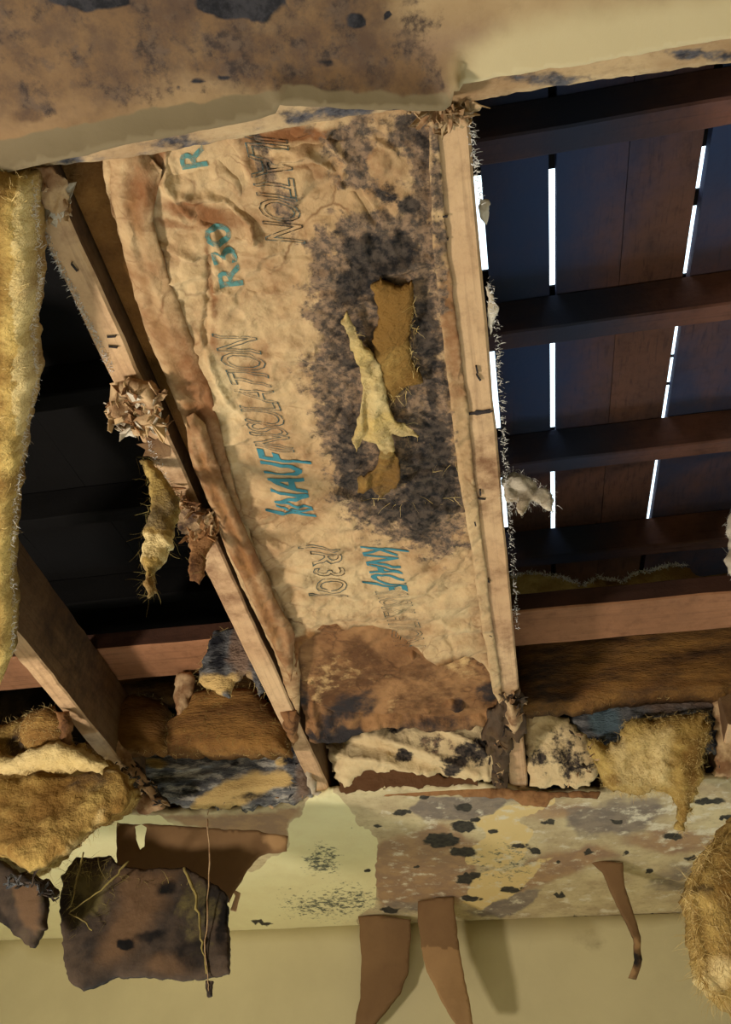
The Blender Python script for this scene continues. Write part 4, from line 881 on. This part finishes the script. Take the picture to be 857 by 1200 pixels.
tag(sq, 'square blackened board piece hanging in front of the brown flap', 'board')
def strand(par, pts, r, mat, name='strand', seed=0):
    """hanging cord of wool: tapered round tube through points"""
    pts = np.array(pts); V = []; F = []; n = 6; rg = np.random.default_rng(seed)
    ts = np.linspace(0, len(pts) - 1, 22); Pp = np.array([[np.interp(t, range(len(pts)), pts[:, k]) for k in range(3)] for t in ts]); Pp += rg.normal(0, r * .5, Pp.shape)
    for i, p in enumerate(Pp):
        rr = r * (1 - .5 * i / len(Pp)) * rg.uniform(.7, 1.3)
        d = Pp[min(i + 1, len(Pp) - 1)] - Pp[max(i - 1, 0)]; d /= np.linalg.norm(d); s = np.cross(d, [0, 1, .2]); s /= np.linalg.norm(s); t = np.cross(s, d)
        for k in range(n): a = 2 * math.pi * k / n; V.append(p + rr * (s * math.cos(a) + t * math.sin(a)))
    for i in range(len(Pp) - 1):
        for k in range(n): F.append([i * n + k, i * n + (k + 1) % n, (i + 1) * n + (k + 1) % n, (i + 1) * n + k])
    F.append(list(range(n))[::-1]); F.append([(len(Pp) - 1) * n + k for k in range(n)])
    return mk(name, V, F, M[mat], par, True)
ys = fy - .12
strand(sq, [atY(x, y, ys) for x, y in ((243, 960), (246, 1000), (244, 1060), (240, 1110), (244, 1150), (245, 1166))], .0014, 'scrap', 'strand', 1)
strand(sq, [atY(x, y, ys) for x, y in ((216, 1016), (230, 1050), (236, 1100), (242, 1140))], .0028, 'olive_thread', 'strand', 2)
strand(sq, [atY(x, y, ys) for x, y in ((150, 1010), (132, 1030), (110, 1050), (80, 1070), (100, 1080), (108, 1090))], .002, 'olive_thread', 'strand', 3)
strand(sq, [atY(x, y, ys) for x, y in ((98, 1000), (90, 1030), (84, 1060), (78, 1066))], .002, 'olive_thread', 'strand', 4)
R_ = rim(onY(ys + .03), [(80, 1010), (130, 1010), (130, 1080), (90, 1090), (80, 1020), (230, 1040), (240, 1140), (240, 1050)], 2)
fibres('loose_fibres', R_, np.tile([0, -.2, -.6], (len(R_), 1)), M['olive_thread'], sq, n=500, length=.03, spread=.7, seed=9, width=.0004)
knb = scrap('mould_crumb', [(240, 1148), (249, 1150), (248, 1166), (242, 1168)], onY(ys), M['char'], 0, 0, 104, parent=sq, rag=1, step=2, thick=.006)
# left chunk
lc = sheet('broken_board_chunk', [(-190, 1000), (0, 1008), (22, 1026), (48, 1032), (52, 1046), (50, 1086), (40, 1104), (36, 1112), (20, 1096), (0, 1080), (-190, 1040)], plane(atY(0, 1040, 1.45), (.2, 1, .2)), M['char'], step=4, rag=2.4, ragf=.12, thick=.014, seed=102, puff=.006,
     relief=lambda P, px, py, sd: .008 * ridged(P, 14, 102, 3), attrs=lambda px, py, P: {'brown': .85 * blob(px, py, [(14, 1036), (46, 1036), (50, 1090), (40, 1098), (26, 1080)], 6), 'dark': .6 * blob(px, py, [(-40, 1050), (8, 1056), (34, 1108), (-20, 1080)], 8), 'olive': .3 + 0 * px})
tag(lc, 'broken dark board chunk hanging under the yellow heap at the left edge', 'board')
heap('mould_tuft', [(10, 1030), (30, 1022), (56, 1034), (70, 1050), (58, 1052), (36, 1044), (14, 1042)], 1.40, -.16, 'char', 'grey mouldy tuft above the broken board chunk on the left', 'debris', 103, amp=.008, fr=30, n=60, thr='white_thread', attrs=lambda px, py, P: {'olive': .3 + 0 * px})
# bit of wood seen at flap corner
scrap('wood_splinter', [(270, 1040), (276, 1044), (282, 1046), (276, 1068), (270, 1066), (276, 1050)], onY(fy + .05), M['wood'], 'tiny pale wood splinter at the corner of the brown flap', 'wood', 105, rag=.6, step=2, thick=.004, amp=.001)

# ---- torn face-paper tongues hanging in front of the far wall
def tongue(top, poly, tip_y, label, seed, curl=.0, attrs=None):
    ptop = atH(top[0], top[1], -.002); y0 = ptop[1]
    pln = plane(ptop, (0, 1, .12))
    o = sheet('torn_paper_tongue', poly, pln, M['kraft_smooth'], step=3.4, rag=1.2, ragf=.06, thick=.0015, seed=seed,
        relief=lambda P, px, py, sd: .012 * np.sin((px - poly[0][0]) * .05) + .02 * np.clip((py - top[1]) / 120, 0, 1) ** 2 + .0015 * ridged(P, 10, seed), attrs=attrs)
    tag(o, label, 'paper', None); return o
tongue((450, 1073), [(420, 1073), (450, 1074), (482, 1077), (481, 1110), (479, 1140), (470, 1166), (450, 1190), (436, 1206), (416, 1206), (424, 1170), (424, 1120)], 1200, 'wide brown paper tongue hanging in front of the wall, left of the pair', 111)
tongue((512, 1053), [(490, 1056), (510, 1053), (532, 1053), (534, 1080), (538, 1110), (546, 1150), (556, 1206), (536, 1206), (520, 1176), (502, 1140), (494, 1110), (490, 1080)], 1200, 'narrowing brown paper tongue hanging in front of the wall, right of the pair', 112, attrs=lambda px, py, P: {'pale': .55 * (py > 1110)})
cr = tongue((715, 1011), [(692, 1009), (700, 1010), (730, 1012), (733, 1040), (742, 1070), (750, 1100), (752, 1126), (746, 1148), (736, 1146), (744, 1124), (742, 1100), (728, 1072), (716, 1046), (706, 1022)], 1150, 'thin curled paper tongue with blackened tip hanging on the right', 113,
    attrs=lambda px, py, P: {'mold': .85 * ell(px, py, 746, 1126, 8, 12), 'pale': .7 * ell(px, py, 748, 1106, 6, 8) + .8 * ell(px, py, 740, 1144, 6, 5)})
# right edge hanging wool
hw = sheet('hanging_wool_mass', [(960, 930), (866, 950), (850, 970), (836, 988), (820, 1010), (812, 1030), (805, 1050), (812, 1070), (814, 1090), (818, 1120), (822, 1146), (836, 1162), (850, 1172), (870, 1190), (960, 1200)], plane(atY(840, 1000, 1.35), (-.3, 1, .1)), M['wool'], step=4, rag=3, ragf=.12, thick=.03, puff=.045, pw=34, seed=114,
    relief=lambda P, px, py, sd: .012 * ridged(P * np.array([1.8, 1, .5]), 14, 114, 3), attrs=lambda px, py, P: {'brown': .42 + .2 * ell(px, py, 846, 1060, 16, 60), 'mold': .6 * ell(px, py, 852, 1120, 10, 30) + .5 * ell(px, py, 812, 1050, 10, 12), 'pale': .6 * ell(px, py, 830, 1150, 16, 26)})
tag(hw, 'shaggy yellow-brown wool mass hanging at the lower right edge', 'insulation')
R_ = rim(plane(atY(840, 1000, 1.33), (-.3, 1, .1)), [(850, 970), (836, 988), (820, 1010), (812, 1030), (805, 1050), (812, 1070), (814, 1090), (818, 1120), (822, 1146), (836, 1162), (850, 1172)], 2)
fibres('loose_fibres', R_, np.tile([-.3, -.1, -.5], (len(R_), 1)), M['thread'], hw, n=700, length=.03, spread=.6, seed=115)

# ================================================================== LATE DETAIL
def find(lbl):
    return [o for o in C.collection.objects if lbl in str(o.get('label', ''))][0]
yh = find('big yellow wool heap')
lip = sheet('hanging_lip', [(-190, 905), (10, 902), (40, 906), (80, 908), (120, 900), (150, 908), (156, 930), (136, 950), (104, 972), (80, 996), (56, 1014), (34, 1018), (0, 1000), (-190, 990)], plane(atY(60, 940, 1.36), (0, 1, -.25)), M['wool'],
    step=4, rag=4, ragf=.08, thick=.006, puff=.012, pw=16, parent=yh, seed=131, relief=lambda P, px, py, sd: .030 * crumple(P, 8, 131) + .010 * crumple(P, 26, 132) + .005 * ridged(P, 30, 133, 3),
    attrs=lambda px, py, P: {'brown': .50 + .1 * np.clip((py - 930) / 50, 0, 1), 'pale': .62 * np.clip(1 - np.abs(py - 906) / 9, 0, 1) + .5 * ell(px, py, 95, 985, 50, 8, -.75), 'mold': .5 * ell(px, py, 110, 925, 30, 16)})
sheet('upper_fold', [(-60, 872), (20, 884), (60, 868), (96, 876), (128, 896), (120, 908), (70, 902), (20, 906), (-60, 905)], plane(atY(60, 890, 1.33), (0, 1, .5)), M['wool'], step=4, rag=4, ragf=.09, thick=.004, puff=.02, pw=14, parent=yh, seed=135,
    relief=lambda P, px, py, sd: .016 * crumple(P, 10, 135) + .006 * crumple(P, 30, 136), attrs=lambda px, py, P: {'pale': .5 + 0 * px, 'brown': .3 + 0 * px})
wooly(yh, 2600, M['thread'], .016, 1); wooly(find('bright yellow wool clump'), 2600, M['thread'], .012, 2)
wooly(find('shaggy yellow-brown'), 2600, M['thread'], .03, 3, spread=.35, d=(0, -.15, -1)); wooly(find('yellow glass wool batt hanging'), 2200, M['thread'], .014, 4)
wooly(find('fuzzy brown lump'), 500, M['thread'], .014, 5); wooly(find('rounded brown wool batt'), 700, M['olive_thread'], .012, 6)
flakes(j1, rim(onH(JB - .006), [(44, 205), (70, 225), (74, 245), (48, 240)], 2), 50, .011, [M['scrap'], M['white']], 1, .005)
wad = find('crumpled torn paper wad')
flakes(wad, rim(onH(-.012), [(126, 480), (140, 456), (160, 462), (180, 460), (190, 500), (150, 498), (136, 488), (150, 474), (176, 480), (164, 488), (146, 480)], 2), 130, .011, [M['scrap'], M['white'], M['kraft_brown'], M['kraft']], 2, .005)
flakes(find('dark crumpled paper wad'), rim(onH(-.010), [(208, 585), (240, 605), (246, 632), (215, 625)], 2), 60, .012, [M['scrap'], M['kraft_brown']], 3, .006)
flakes(find('black mouldy clot'), rim(onH(.000), [(590, 815), (612, 825), (600, 850), (584, 870), (582, 915), (590, 890)], 2), 100, .008, [M['scrap'], M['char'], M['char']], 4, .006)
flakes(j2, rim(onH(-.004), [(488, 136), (515, 132), (546, 126), (548, 134), (505, 142)], 2), 46, .012, [M['scrap'], M['board_edge']], 5, .004)
flakes(find('crumpled blue-grey mouldy sheet'), rim(onY(1.66), [(112, 862), (150, 868), (220, 880), (290, 864), (345, 860), (355, 930), (300, 940), (230, 944)], 2), 40, .007, [M['mold_board'], M['mold_board'], M['scrap']], 6, .010)
flakes(find('dark mouldy tatter between'), rim(onY(1.52), [(108, 866), (150, 896), (190, 938), (130, 890)], 2), 60, .009, [M['char'], M['scrap'], M['mold_board']], 7, .008)
flakes(find('cream paper wedge'), rim(onY(1.62), [(616, 812), (640, 830), (690, 870), (702, 900), (660, 918)], 2), 24, .007, [M['char'], M['scrap']], 8, .008)
flakes(find('blue-grey mouldy strip'), rim(onY(1.66), [(680, 840), (740, 828), (800, 814), (840, 802), (846, 850), (836, 890)], 2), 50, .008, [M['mold_board'], M['char'], M['scrap']], 9, .008)
flakes(find('grey mouldy tuft above'), rim(onY(1.36), [(12, 1032), (40, 1034), (66, 1050)], 2), 40, .010, [M['char'], M['mold_board']], 10, .006)
